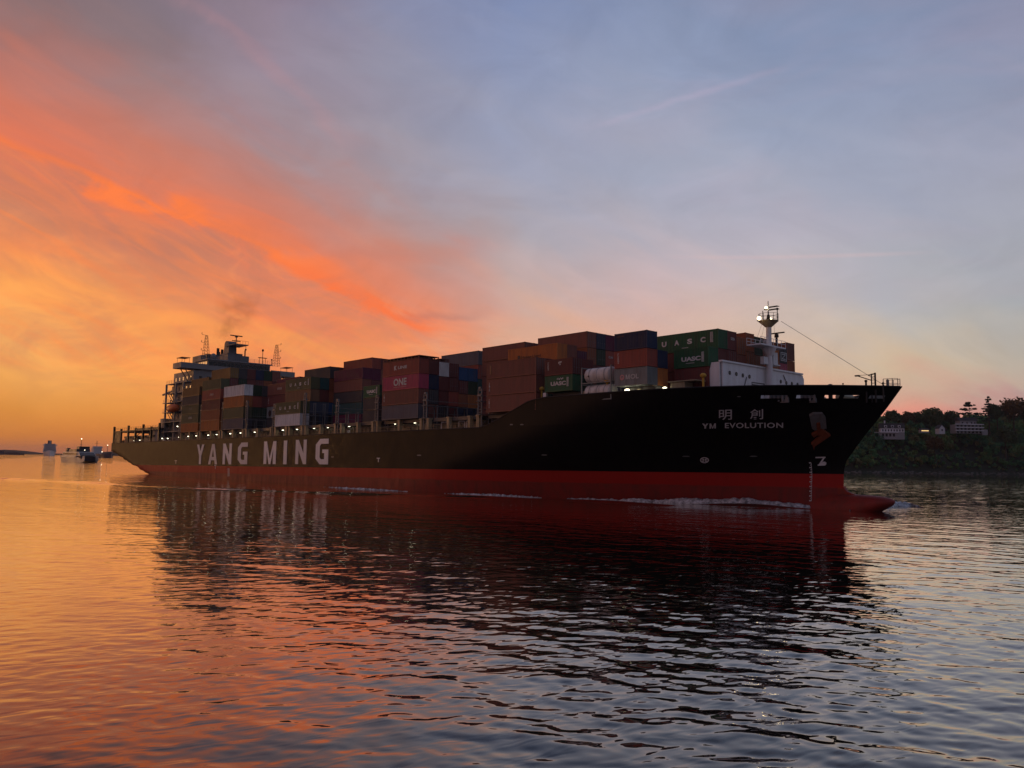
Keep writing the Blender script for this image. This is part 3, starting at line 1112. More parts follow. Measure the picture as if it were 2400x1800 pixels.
def letters_on_end(root, body, y0, y1, z0, z1, hx, mat='box_print', bold=0.03, name='lettering', geo=None):
    vs, fs = geo if geo else text_geo(body, bold)
    mx = max(1e-6, vs[:, 0].max())
    mb = MB()
    mb.v = [(hx + 0.085, y0 + (y1 - y0) * float(a) / mx, z0 + (z1 - z0) * float(b)) for a, b in vs]
    mb.f = fs
    return mb.build(name, mat, root)


BARS = polys([[(.0, y), (1, y), (1, y + .07), (0, y + .07)] for y in np.linspace(0, .93, 9)] + [[(0, 0), (.22, 0), (.22, 1), (0, 1)]])
ARAB = polys([[(x, y), (x + w, y), (x + w, y + .55), (x, y + .5)] for x, w, y in ((0, .12, .2), (.16, .06, .45), (.26, .22, .1), (.52, .06, .5), (.62, .16, .15), (.82, .14, .35))])


def vert_text(root, body, xc, z0, z1, Lb, wid=0.28):
    """vertical column of small capitals beside the end post"""
    vsA, fsA = [], []
    n = len(body)
    h = (z1 - z0) / n
    for i, ch in enumerate(body):
        vs, fs = text_geo(ch, 0.03)
        o = sum(len(a) for a in vsA)
        q = vs.copy()
        q[:, 0] = q[:, 0] / max(1e-6, q[:, 0].max())
        q[:, 1] = (n - 1 - i) / n + q[:, 1] * 0.8 / n
        vsA.append(q)
        fsA += [tuple(j + o for j in f) for f in fs]
    letters_on_side(root, '', xc - wid / 2, xc + wid / 2, z0, z1, Lb, geo=(np.concatenate(vsA), fsA))


rnd = random.Random(11)
BOXES = []          # dicts: u (forward end), v (starboard side), w (base), L, H, colour, text, bay, row, tier, ntier
BAYS = {
    'F': 'foremost bay behind the breakwater', 'A': 'short bay second from the bow', 'U': 'short bay third from the bow', 'R': 'bay with the plain brown outer stack',
    'M': 'sunken bay between brown and pink stacks', 'K': 'bay with the bright pink box', 'P': 'bay just aft of pink box', 'Q': 'second bay aft of pink box',
    'T': 'bay with the low white box', 'V': 'bay aft of the low white box', 'S3': 'third bay ahead of the bridge', 'S2': 'second bay ahead of the bridge',
    'S1': 'bay right ahead of the bridge', 'Z': 'lone stack aft of the bridge'}
ORD = ['outermost', 'second', 'third', 'fourth', 'fifth', 'sixth', 'seventh', 'eighth', 'ninth', 'tenth', 'eleventh', 'twelfth', 'thirteenth', 'fourteenth', 'fifteenth']


def stack(bay, row, u, v, base, tiers, Lb=12.192, H=2.896):
    w = base
    for k, t in enumerate(tiers):
        d = dict(bay=bay, row=row, tier=k, nt=len(tiers), u=u, v=v, w=w, L=Lb, H=H, col='brown', txt=None, door=(rnd.random() < 0.35))
        if isinstance(t, str):
            d['col'] = t
        else:
            d.update(t)
        BOXES.append(d)
        w += d['H'] + 0.012
        d['H'] -= 0.028


DARK = ['maroon', 'brown', 'dgrey', 'dgreen', 'navy', 'maroon', 'rust', 'brown', 'purple', 'teal']


def fill(n):
    return [rnd.choice(DARK) for _ in range(n)]


L20 = 6.058
# F: forward bay
FV = [6.4 + 2.5 * i for i in range(10)]
stack('F', 0, -66.5, FV[0], 17.75, [dict(col='maroon'), dict(col='green', txt='UASC20')], L20, 2.90)
stack('F', 1, -66.5, FV[1], 17.75, ['maroon', 'maroon', dict(col='green', txt='UASC40')])
stack('F', 2, -66.5, FV[2], 17.75, ['brown', 'maroon', dict(col='maroon', txt='dot')])
stack('F', 3, -66.5, FV[3], 17.75, ['brown', 'brown', 'rust'], H=2.70)
stack('F', 4, -66.5, FV[4], 17.95, ['brown', 'rust', 'rust'], H=2.93)
stack('F', 5, -66.5, FV[5], 17.75, ['brown', 'rust', 'dgreen'])
stack('F', 6, -66.5, FV[6], 17.75, ['brown', 'rust', 'brown'])
stack('F', 7, -66.5, FV[7], 17.75, ['brown', 'orange', 'orange'], H=2.80)
stack('F', 8, -66.5, FV[8], 17.75, ['purple', 'pink', dict(col='dgrey', txt='zlogo')], H=2.62)
stack('F', 9, -66.5, FV[9], 17.75, ['rust', 'rust', 'brown'], H=2.95)
# A: 20-foot stack
stack('A', 0, -72.6, 0.0, 17.95, [dict(col='grey', txt='MOL'), dict(col='red', txt='vert'), dict(col='navy', txt='corner')], L20, 2.64)
stack('A', 1, -72.6, 2.5, 17.95, ['orange', 'navy'], L20, 2.64)
# U: 20-foot stack with the green box
stack('U', 0, -87.2, 0.0, 17.95, [dict(col='green', txt='UASC20a'), dict(col='maroon', txt='florens')], L20, 2.62)
stack('U', 1, -87.2, 2.5, 17.95, ['dgreen', 'maroon'], L20, 2.62)
# R
stack('R', 0, -95.3, 0.0, 15.28, [dict(col='brown', txt='vertl'), dict(col='brown', txt='vertl'), dict(col='brown', txt='stripe')])
stack('R', 1, -95.3, 2.5, 15.28, fill(2) + ['maroon'])
stack('R', 2, -95.3, 5.0, 15.28, ['maroon', 'brown', 'brown', dict(col='orange', txt='Hapag')])
stack('R', 3, -95.3, 7.5, 15.28, ['maroon', 'brown', 'maroon', 'brown'])
stack('R', 4, -95.3, 10.0, 15.28, ['maroon', 'brown', 'maroon', 'purple'], H=2.70)
stack('R', 5, -95.3, 12.5, 15.28, ['brown', 'brown', 'maroon', 'rust', 'brown'])
stack('R', 6, -95.3, 15.0, 15.28, ['brown', 'dgreen', 'maroon', 'dgreen', 'navy'])
stack('R', 7, -95.3, 17.5, 15.28, ['brown', 'dgrey', 'maroon', dict(col='red', txt='smallend'), 'purple'])
stack('R', 8, -95.3, 20.0, 15.28, ['brown', 'dgrey', 'maroon', 'red', 'purple'])
stack('R', 9, -95.3, 22.5, 15.28, fill(5))
# M: inner rows only
stack('M', 5, -111.0, 12.5, 15.05, ['brown', 'maroon', 'brown', 'brown', 'brown'])
stack('M', 6, -111.0, 15.0, 15.05, ['brown', 'maroon', 'brown', 'maroon', 'maroon'])
stack('M', 7, -111.0, 17.5, 15.05, fill(4))
# K
stack('K', 0, -127.4, 0.0, 15.05, [dict(col='slate', txt='corner'), dict(col='brown', txt='vertl'), dict(col='pink', txt='ONE'), dict(col='red', txt='KLINE')], H=2.90)
stack('K', 1, -127.4, 2.5, 15.05, ['brown', 'dgrey', 'navy', 'maroon'], H=2.90)
stack('K', 2, -127.4, 5.0, 15.05, ['dgrey', 'maroon', 'maroon', 'white'], H=2.84)
stack('K', 3, -127.4, 7.5, 15.05, ['maroon', 'red', 'maroon', 'maroon'], H=2.84)
stack('K', 4, -127.4, 10.0, 15.05, ['navy', 'rust', 'maroon', 'blue'], H=2.70)
stack('K', 5, -127.4, 12.5, 15.05, ['navy', 'orange', 'dgreen', 'blue'], H=2.70)
stack('K', 6, -127.4, 15.0, 15.05, ['brown', 'maroon', 'teal', 'red', 'slate'], H=2.93)
stack('K', 7, -127.4, 17.5, 15.05, fill(4) + ['slate'])
# P
stack('P', 1, -144.4, 2.5, 15.05, ['dgrey', 'dgrey', dict(col='green', txt='UASC20')], L20, 2.60)
# Q
stack('Q', 3, -158.9, 7.5, 15.05, fill(4) + ['purple'], H=2.62)
stack('Q', 4, -158.9, 10.0, 15.05, ['maroon', 'brown', 'brown', 'maroon', 'purple', 'red'], H=2.60)
stack('Q', 5, -158.9, 12.5, 15.05, fill(5) + ['maroon'], H=2.60)
stack('Q', 6, -158.9, 15.0, 15.05, fill(5), H=2.62)
# T
stack('T', 0, -173.1, 0.0, 15.05, [dict(col='white'), dict(col='olive', txt='UASC40')])
stack('T', 1, -173.1, 2.5, 15.05, ['dgrey', 'bluegrey', dict(col='tan', txt=None), dict(col='olive', txt='UASC40')])
stack('T', 2, -173.1, 5.0, 15.05, ['bluegrey', 'bluegrey', 'maroon', 'teal'])
stack('T', 3, -173.1, 7.5, 15.05, ['dgrey', 'blue', 'rust', 'rust', 'dgrey'])
stack('T', 4, -173.1, 10.0, 15.05, ['brown', 'maroon', 'rust', 'rust', 'maroon'])
stack('T', 5, -173.1, 12.5, 15.05, ['brown', 'maroon', 'rust', 'maroon', 'red'])
stack('T', 6, -173.1, 15.0, 15.05, fill(4))
# V
stack('V', 2, -187.6, 5.0, 15.05, ['dgrey', dict(col='grey', txt='roundlogo'), dict(col='maroon', txt='vertl'), dict(col='brown', txt='small')])
stack('V', 3, -187.6, 7.5, 15.05, fill(4) + ['purple'], H=2.62)
stack('V', 4, -187.6, 10.0, 15.05, fill(4) + ['tan'], H=2.66)
# S3
stack('S3', 0, -202.9, 0.0, 15.05, ['slate', 'olive', 'orange', 'white'])
stack('S3', 1, -202.9, 2.5, 15.05, ['dgrey', 'dgreen', 'red', 'dgreen'])
stack('S3', 2, -202.9, 5.0, 15.05, ['dgrey', 'dgreen', 'maroon', 'dgrey'])
stack('S3', 3, -202.9, 7.5, 15.05, ['dgrey', 'brown', 'maroon', 'maroon'])
stack('S3', 4, -202.9, 10.0, 15.05, fill(4))
stack('S3', 5, -202.9, 12.5, 15.05, fill(4))
# S2
stack('S2', 0, -217.4, 0.0, 15.05, ['orange', 'rust', 'maroon', dict(col='red', txt='small'), 'olive'], H=2.84)
stack('S2', 1, -217.4, 2.5, 15.05, fill(4) + ['maroon', 'ochre'])
for i_, c_ in enumerate(['dgrey', 'maroon', 'navy', 'dgreen', 'brown']):
    stack('S2', 2 + i_, -217.4, 5.0 + 2.5 * i_, 15.05, fill(4) + [rnd.choice(['maroon', 'rust', 'dgreen']), c_])
for i_ in range(4):
    stack('S2', 7 + i_, -217.4, 17.5 + 2.5 * i_, 15.05, fill(4) + [rnd.choice(['maroon', 'purple'])])
# S1
stack('S1', 0, -231.7, 0.0, 15.05, ['orange', dict(col='olive', txt='small'), dict(col='olive', txt='smallw'), 'dgrey', 'ochre'], H=2.59)
stack('S1', 1, -231.7, 2.5, 15.05, fill(5) + ['ochre'], H=2.62)
stack('S1', 2, -231.7, 5.0, 15.05, fill(5) + ['brown'], H=2.62)
stack('Z', 0, -266.5, 10.5, 15.05, ['brown', 'maroon', 'maroon', 'ochre'], H=2.80)


# keep only the boxes some part of which can be seen from here or a few steps to either side
def visible_boxes():
    lo = np.array([(b['u'] - b['L'], b['v'], b['w']) for b in BOXES])
    hi = np.array([(b['u'], b['v'] + CW, b['w'] + b['H']) for b in BOXES])
    keep = [False] * len(BOXES)
    for off in (-4.0, 0.0, 4.0):
        cl = _SI @ Vector((off, 0, CAM_H))
        c = np.array((cl.x - U0, cl.y + HB, cl.z))
        for i, b in enumerate(BOXES):
            if keep[i]:
                continue
            pts = []
            for a in np.linspace(0.03, 0.97, 7):
                for z in np.linspace(0.06, 0.94, 5):
                    pts.append((b['u'] - b['L'] * a, b['v'] - 0.02, b['w'] + b['H'] * z))
                    pts.append((b['u'] + 0.02, b['v'] + CW * a, b['w'] + b['H'] * z))
            P = np.array(pts)
            D = c[None] - P
            hid = np.zeros(len(P), bool)
            with np.errstate(divide='ignore', invalid='ignore'):
                for j in range(len(BOXES)):
                    if j == i:
                        continue
                    t0 = (lo[j] + 0.01 - P) / D
                    t1 = (hi[j] - 0.01 - P) / D
                    tn = np.minimum(t0, t1).max(1)
                    tf = np.maximum(t0, t1).min(1)
                    hid |= (tf > np.maximum(tn, 1e-4)) & (tn < 1)
            if (~hid).sum() >= 1:
                keep[i] = True
    return keep


_keep = visible_boxes()
LAB_TXT = {'UASC20': ' with white company lettering and barred logo', 'UASC20a': ' with white company lettering and barred logo', 'UASC40': ' with widely spaced white letters', 'MOL': ' with white letters and round logo',
           'ONE': ' with big pale letters', 'KLINE': ' with pale company lettering', 'Hapag': ' with dark company lettering', 'zlogo': ' with framed white emblem on its end', 'roundlogo': ' with dark round logo'}


def tier_words(k, n):
    if k == n - 1:
        return 'top'
    return ['bottom', 'second up', 'third up', 'fourth up', 'fifth up'][k]


for b, kp in zip(BOXES, _keep):
    if not kp:
        continue
    Lb, H = b['L'], b['H']
    size = 'short ' if Lb < 7 else ''
    rw = ORD[b['row']] + (' stack' if b['row'] == 0 else ' stack inboard')
    if b['bay'] == 'Z':
        rw = ''
    lab = '%s%s container, %s %s, %s' % (size, COLS[b['col']][1], tier_words(b['tier'], b['nt']), ('of ' + rw) if rw else 'of its pile', BAYS[b['bay']])
    ex = LAB_TXT.get(b['txt'] or '', '')
    if ex:
        l2 = '%s%s container%s, %s of %s, %s' % (size, COLS[b['col']][1], ex, tier_words(b['tier'], b['nt']), rw, BAYS[b['bay']])
        if len(l2.split()) <= 16:
            lab = l2
    if len(lab.split()) > 16:
        lab = lab.replace('bay with the plain brown outer stack', 'bay with plain brown outer stack').replace('sunken bay between brown and pink stacks', 'sunken bay before the pink box').replace('foremost bay behind the breakwater', 'foremost bay').replace(' and barred logo', '')
    root = empty('shipping_container', SHIP @ Matrix.Translation(Vector(L(b['u'] - Lb / 2, b['v'] + CW / 2, b['w']))), label=lab, category='container', group='containers stacked on the ship')
    ms = box_meshes(Lb, H)
    cm = 'box_' + b['col']
    for nm, off, rz in (('frame', 0, 0), ('roof', 0, 0), ('floor', 0, 0)):
        o = link(nm, ms[nm], root)
        omat(o, cm)
    for sgn in (-1, 1):
        o = link('side_wall', ms['side_wall'], root)
        o.location = (0, sgn * (CW / 2 - 0.025), 0)
        if sgn < 0:
            o.scale = (1, -1, 1)
        omat(o, cm)
    fwd_door = b['door']
    for sgn in (1, -1):
        isd = fwd_door if sgn > 0 else not fwd_door
        o = link('door' if isd else 'end_wall', ms['door' if isd else 'end_wall'], root)
        o.location = (sgn * (Lb / 2 - 0.03), 0, 0)
        if sgn < 0:
            o.rotation_euler = (0, 0, math.pi)
        omat(o, cm)
        if isd and sgn > 0:
            o2 = link('lock_bars', ms['lock_bars'], o)
            omat(o2, 'lashing_grey')
    hx = Lb / 2
    t = b['txt']
    if t in ('UASC20', 'UASC20a'):
        letters_on_side(root, 'UASC', -hx + 1.35, hx - 1.35, 0.95, 1.62, Lb, bold=0.05)
        letters_on_side(root, '', hx - 1.2, hx - 0.78, 0.72, 2.15, Lb, geo=BARS, name='logo')
        if t == 'UASC20a':
            letters_on_side(root, '', -0.3, 1.1, 1.82, 2.2, Lb, geo=ARAB)
        else:
            letters_on_side(root, '', -0.9, 0.6, 0.62, 0.70, Lb, geo=polys([[(0, 0), (1, 0), (1, 1), (0, 1)]]))
    elif t == 'UASC40':
        for i_, ch in enumerate('UASC'):
            xc = -hx + 2.55 + i_ * 2.35
            letters_on_side(root, ch, xc - 0.45, xc + 0.45, 1.05, 1.85, Lb, bold=0.05)
        letters_on_side(root, '', hx - 1.35, hx - 0.85, 0.95, 2.45, Lb, geo=BARS, name='logo')
        letters_on_side(root, '', -0.3, 0.9, 0.50, 0.58, Lb, geo=polys([[(0, 0), (1, 0), (1, 1), (0, 1)]]))
    elif t == 'MOL':
        letters_on_side(root, 'M', -0.9, -0.15, 0.95, 1.65, Lb, geo=polys(GLYPH['M']))
        letters_on_side(root, 'OL', 0.0, 1.5, 0.95, 1.65, Lb, bold=0.02)
        rg = [[(.5 + .5 * math.cos(2 * math.pi * (i + j) / 16), .5 + .5 * math.sin(2 * math.pi * (i + j) / 16)) for j in (0, 1)] + [(.5 + .28 * math.cos(2 * math.pi * (i + j) / 16), .5 + .28 * math.sin(2 * math.pi * (i + j) / 16)) for j in (1, 0)] for i in range(16)]
        letters_on_side(root, '', -2.0, -1.15, 0.85, 1.70, Lb, geo=polys(rg + [[(.3, .3), (.7, .3), (.7, .5), (.3, .5)]]), mat='box_print_pink', name='logo')
    elif t == 'ONE':
        letters_on_side(root, 'ONE', -2.2, 2.2, 0.85, 2.3, Lb, bold=0.03)
        letters_on_side(root, '', -2.2, 2.2, 0.52, 0.62, Lb, geo=polys([[(0, 0), (1, 0), (1, 1), (0, 1)]]), mat='box_print_pink')
    elif t == 'KLINE':
        letters_on_side(root, 'K', -2.1, -1.2, 1.1, 2.0, Lb, bold=0.04)
        letters_on_side(root, 'LINE', -0.8, 2.2, 1.25, 1.85, Lb, bold=0.03)
    elif t == 'Hapag':
        letters_on_side(root, 'Hapag-Lloyd', -2.6, 2.2, 0.75, 1.35, Lb, mat='box_print_dark', bold=0.01)
        letters_on_side(root, '', -3.6, -2.9, 0.7, 1.5, Lb, mat='box_print_dark', geo=polys([[(0, 0), (.8, 0), (1, .5), (.8, 1), (0, 1)]]), name='logo')
    elif t in ('vert', 'vertl'):
        vert_text(root, 'FLORENS' if t == 'vert' else 'TRITON', -hx + 0.75, 0.75, 2.3, Lb)
    elif t == 'florens':
        vert_text(root, 'FLORENS', -hx + 0.8, 0.9, 2.2, Lb)
        letters_on_side(root, '', 0.0, 0.75, 1.55, 2.15, Lb, geo=polys([[(0, .4), (.3, .4), (.3, 1), (0, .8)], [(.35, .5), (1, .7), (1, 1), (.35, 1)], [(.35, 0), (.6, 0), (.8, .35), (.35, .4)]]), name='logo')
    elif t == 'stripe':
        letters_on_side(root, '', -hx + 0.75, -hx + 1.2, 0.8, 2.3, Lb, geo=polys([[(0, 0), (1, 0), (1, 1), (0, 1)]]), mat='box_tan')
    elif t == 'corner':
        letters_on_side(root, 'CAXU 452', -hx + 0.4, -hx + 1.9, H - 0.62, H - 0.38, Lb, bold=0.0, mat='box_tan')
    elif t in ('small', 'smallw'):
        letters_on_side(root, 'cronos' if t == 'small' else 'TEX', -0.8, 1.6, 1.2, 1.75, Lb, bold=0.0, mat='box_print' if t == 'small' else 'box_grey')
    elif t == 'roundlogo':
        letters_on_side(root, '', -hx + 0.9, -hx + 2.5, 0.3, 2.0, Lb, mat='box_print_dark', geo=polys([[(.5 + .5 * math.cos(2 * math.pi * i / 16), .5 + .5 * math.sin(2 * math.pi * i / 16)) for i in range(16)]]), name='logo')
    elif t == 'zlogo':
        zg = polys([[(0, 0), (1, 0), (1, .09), (0, .09)], [(0, .91), (1, .91), (1, 1), (0, 1)], [(0, .09), (.09, .09), (.09, .91), (0, .91)], [(.91, .09), (1, .09), (1, .91), (.91, .91)],
                    [(.2, .72), (.8, .72), (.8, .82), (.2, .82)], [(.2, .18), (.8, .18), (.8, .28), (.2, .28)], [(.2, .28), (.32, .28), (.8, .72), (.68, .72)]])
        letters_on_end(root, '', -0.95, 0.95, 0.35, 1.75, hx, geo=zg, name='logo')
    elif t in ('dot', 'smallend'):
        letters_on_end(root, 'GESEA' if t == 'dot' else 'CAI', -0.5, 0.6, 1.5, 1.9, hx, bold=0.02)


# tank containers between the two short bays
def tank(w, lab):
    root = empty('tank_container', SHIP @ Matrix.Translation(Vector(L(-79.4 - L20 / 2, 0.1 + CW / 2, w))), label=lab, category='tank', group='tank containers on the ship')
    hx, hy, H = L20 / 2, CW / 2, 2.591
    fr = MB()
    for sx_ in (-1, 1):
        for sy_ in (-1, 1):
            x, y = sx_ * (hx - 0.08), sy_ * (hy - 0.08)
            fr.box(x - 0.08, x + 0.08, y - 0.08, y + 0.08, 0, H)
        x = sx_ * (hx - 0.08)
        for z in (0.08, H - 0.08):
            fr.box(x - 0.07, x + 0.07, -hy + 0.17, hy - 0.17, z - 0.07, z + 0.07)
    for sy_ in (-1, 1):
        for z in (0.08,):
            fr.box(-hx + 0.17, hx - 0.17, sy_ * (hy - 0.08) - 0.06, sy_ * (hy - 0.08) + 0.06, z - 0.07, z + 0.07)
    fr.build('frame', 'box_grey', root)
    sh = MB()
    n = 24
    prof = [(-2.78, 0.25), (-2.72, 0.62), (-2.6, 0.92), (-2.42, 1.10), (-2.3, 1.15), (2.3, 1.15), (2.42, 1.10), (2.6, 0.92), (2.72, 0.62), (2.78, 0.25)]
    for x, r_ in prof:
        for j in range(n):
            a = 2 * math.pi * j / n
            sh.v.append((x, r_ * math.cos(a), 1.31 + r_ * math.sin(a)))
    for i in range(len(prof) - 1):
        for j in range(n):
            a, b_ = i * n + j, i * n + (j + 1) % n
            sh.f.append((a, b_, b_ + n, a + n))
    sh.f += [tuple(range(n)), tuple(range((len(prof) - 1) * n, len(prof) * n))]
    sh.build('tank_shell', 'box_white', root, smooth=False)
    g = MB()
    for x in (-1.5, 0.0, 1.5):
        for j in range(n):
            a, b_ = 2 * math.pi * j / n, 2 * math.pi * (j + 1) / n
            g.tube((x, 1.17 * math.cos(a), 1.31 + 1.17 * math.sin(a)), (x, 1.17 * math.cos(b_), 1.31 + 1.17 * math.sin(b_)), 0.03, 4)
    g.build('strap', 'box_grey', root)
    letters_on_side(root, '', -1.7, -1.3, 0.95, 1.3, L20, mat='box_print_dark', geo=polys([[(0, .5), (.5, 0), (1, .5), (.5, 1)]]), name='placard')


tank(16.15, 'white cylindrical tank container, lower of two beside the grey lettered box')
tank(18.78, 'white cylindrical tank container, upper of two beside the grey lettered box')

# bundle of collapsed flat racks lying across the tops of the pink-box bay
for i_, (v_, lab) in enumerate([(0.0, 'collapsed flat rack lying on the pale-lettered red box, outermost'), (2.5, 'collapsed flat rack on the second stack above the pink box bay'),
                                (5.0, 'collapsed flat rack lying on top of the white container end')]):
    z_ = 15.05 + 4 * 2.912 - (0.24 if v_ == 5.0 else 0.0)
    fr_ = empty('flat_rack', SHIP @ Matrix.Translation(Vector(L(-127.4 - 6.096, v_ + CW / 2, z_))), label=lab, category='flat rack', group='collapsed flat racks')
    a_ = MB()
    a_.box(-6.09, 6.09, -1.2, 1.2, 0.02, 0.14)
    a_.box(-6.09, 6.09, -1.2, 1.2, 0.50, 0.62)
    a_.build('deck_plate', 'box_maroon', fr_)
    a_ = MB()
    for x in np.linspace(-5.9, 5.9, 11):
        for y in (-1.1, 1.1):
            a_.box(x - 0.09, x + 0.09, y - 0.07, y + 0.07, 0.14, 0.50)
    a_.build('spacer', 'box_brown', fr_)

# ------------------------------------------------------------------ ship fittings
# hatch coamings and hatch covers under the stacks
BAYU = [(-95.3, 15.2), (-111.0, 15.0), (-127.4, 15.0), (-144.4, 15.0), (-158.9, 15.0), (-173.1, 15.0), (-187.6, 15.0), (-202.9, 15.0), (-217.4, 15.0), (-231.7, 15.0), (-268.0, 15.0), (-283.0, 15.0)]
for (u_, w_) in BAYU:
    c = part('hatch_coaming', 'cream')
    c.box(u_ - 12.4, u_ + 0.2, 2.6, 34.7, 12.56, 14.25)
    for k in range(9):
        uu = u_ - 12.2 + k * 1.5
        c.box(uu, uu + 0.12, 2.25, 2.595, 12.56, 14.1)
    c.done()
    c = part('hatch_cover', 'steel')
    c.box(u_ - 12.6, u_ + 0.4, 0.95, 36.35, 14.32, w_ - 0.03)
    c.box(u_ - 12.5, u_ + 0.3, 2.7, 34.6, 14.255, 14.315)
    c.done()
# forecastle bays sit on raised hatches
c = part('hatch_cover', 'steel')
c.box(-79.0, -66.3, 6.3, 31.0, 15.02, 17.72)
c.done()
c = part('hatch_cover', 'steel')
c.box(-93.6, -79.2, 3.0, 34.5, 15.02, 16.1)
c.done()
c = part('hatch_cover', 'steel')
c.box(-93.3, -87.3, 1.9, 5.2, 16.12, 17.92)
c.done()
c = part('hatch_cover', 'steel')
c.box(-78.6, -72.8, 2.2, 5.2, 15.05, 17.92)
c.done()

# pedestals that carry the outboard stacks, with the lamps between them
PED = [-187.9, -185.6, -180.1, -178.6, -172.7, -171.0, -164.3, -158.0, -155.5, -149.0, -143.3, -141.6, -134.0, -126.8, -124.6, -118.5, -112.5, -110.1, -203.2, -201.4, -209.2, -216.0, -217.6, -223.2, -230.6,
       -232.2, -238.0, -244.6, -195.0]
for u_ in PED:
    c = part('pedestal', 'lashing_buff')
    c.box(u_ - 0.32, u_ + 0.32, 0.25, 1.05, 12.56, 14.75)
    c.box(u_ - 0.42, u_ + 0.42, 0.15, 1.2, 14.75, 14.98)
    c.done()
LAMPS = [(-184.0, 14.25), (-169.1, 14.3), (-163.0, 14.3), (-154.1, 14.3), (-137.0, 14.3), (-130.3, 14.3), (-248.8, 13.8), (-241.8, 13.9), (-236.1, 13.95), (-227.7, 13.95), (-222.1, 14.0), (-213.4, 14.05), (-207.2, 14.1),
         (-287.3, 13.4), (-282.0, 13.45), (-272.1, 13.45), (-177.0, 14.25), (-199.0, 14.1)]
for i, (u_, w_) in enumerate(LAMPS):
    c = part('deck_lamp', 'steel')
    c.box(u_ - 0.42, u_ + 0.42, 1.30, 1.75, w_ + 0.10, w_ + 0.24)
    c.box(u_ - 0.05, u_ + 0.05, 1.75, 2.62, w_ + 0.12, w_ + 0.22)
    o = c.done()
    big = i in (0, 1, 3, 5, 7, 9, 11, 13, 15)
    e = SB()
    e.b((u_, 1.5, w_ + 0.04), 0.34 if big else 0.18, 0.22, 0.10, 10, 6)
    e.build('lens', 'lamp_white', o)
# guard rail along the deck edge
for (ua, ub, sec) in [(-304, -245, 0), (-245, -188, 0), (-188, -150, 0), (-150, -110, 0)]:
    c = part('guard_rail', 'lashing_buff')
    n = int((ub - ua) / 2.4)
    for k in range(n + 1):
        uu = ua + (ub - ua) * k / n
        c.t((uu, 0.10, 12.6), (uu, 0.10, 13.65), 0.035, 4)
    for w_ in (13.0, 13.33, 13.65):
        c.t((ua, 0.10, w_), (ub, 0.10, w_), 0.022, 4)
    c.done()
# boxes, lockers and pipes along the side passage
rr_ = random.Random(5)
for k in range(26):
    u_ = -300 + k * 7.3 + rr_.uniform(-2, 2)
    if u_ > -112:
        break
    c = part('deck_locker', rr_.choice(['cream', 'lashing_grey', 'steel', 'white']))
    ll, hh = rr_.uniform(0.6, 2.0), rr_.uniform(0.5, 1.1)
    c.box(u_ - ll / 2, u_ + ll / 2, 1.75, 2.2, 12.56, 12.56 + hh)
    c.box(u_ - ll / 2 - 0.04, u_ + ll / 2 + 0.04, 1.71, 2.24, 12.56 + hh, 12.60 + hh)
    c.done()
c = part('side_pipe', 'lashing_grey')
for w_, v_ in ((13.75, 2.15), (13.95, 2.0)):
    c.t((-300, v_, w_), (-110, v_, w_), 0.07, 5)
c.done()
# white-framed hatch openings beside the sunken bay
for (a, b_) in [(-122.6, -119.8), (-117.4, -115.6), (-115.2, -113.2)]:
    c = part('vent_frame', 'white')
    for (x0, x1, y0, y1) in ((a, a + 0.16, 12.85, 14.2), (b_ - 0.16, b_, 12.85, 14.2), (a, b_, 12.78, 12.94), (a, b_, 14.1, 14.26)):
        c.box(x0, x1, 1.9, 2.05, y0, y1)
    c.done()
c = part('mooring_winch', 'cream')
c.box(-123.2, -113.5, 2.3, 4.6, 14.3, 15.1)
c.t((-120.5, 1.6, 14.6), (-120.5, 3.4, 14.6), 0.45, 12)
c.t((-118.6, 1.9, 14.55), (-116.6, 1.9, 14.55), 0.3, 10)
c.done()

# lashing bridges in the gaps between bays


def lashing_bridge(u_, top, tall, vmax=37.0, mat='lashing_grey'):
    c = part('lashing_bridge', mat)
    vs = list(np.arange(0.35, vmax, 2.5))
    for k, v_ in enumerate(vs):
        hgt = tall if k == 0 else top
        for du in (-0.45, 0.45):
            c.box(u_ + du - 0.09, u_ + du + 0.09, v_ - 0.10, v_ + 0.10, 12.6, hgt)
        c.box(u_ - 0.35, u_ + 0.35, v_ - 0.06, v_ + 0.06, hgt - 0.25, hgt - 0.10)
    for w_ in (15.0, 17.35):
        if w_ < top + 0.2:
            c.box(u_ - 0.6, u_ + 0.6, -0.1, vmax + 0.3, w_, w_ + 0.10)
            for du in (-0.55, 0.55):
                c.box(u_ + du - 0.025, u_ + du + 0.025, 0.3, vmax, w_ + 1.0, w_ + 1.05)
    for k in range(0, len(vs) - 1, 2):
        c.t((u_, vs[k], 12.7), (u_, vs[k + 1], 15.0), 0.07, 4)
    # cell-guide head and ladder rungs at the outboard end
    for w_ in np.arange(13.2, tall - 0.3, 0.55):
        c.box(u_ - 0.38, u_ + 0.38, 0.30, 0.40, w_, w_ + 0.06)
    o = c.done()
    h = SB()
    h.box(u_ - 0.55, u_ + 0.55, 0.1, 0.7, tall - 1.3, tall - 1.05)
    h.box(u_ - 0.30, u_ + 0.30, 0.15, 0.6, tall, tall + 0.35)
    h.build('guide_head', 'lashing_grey', o)


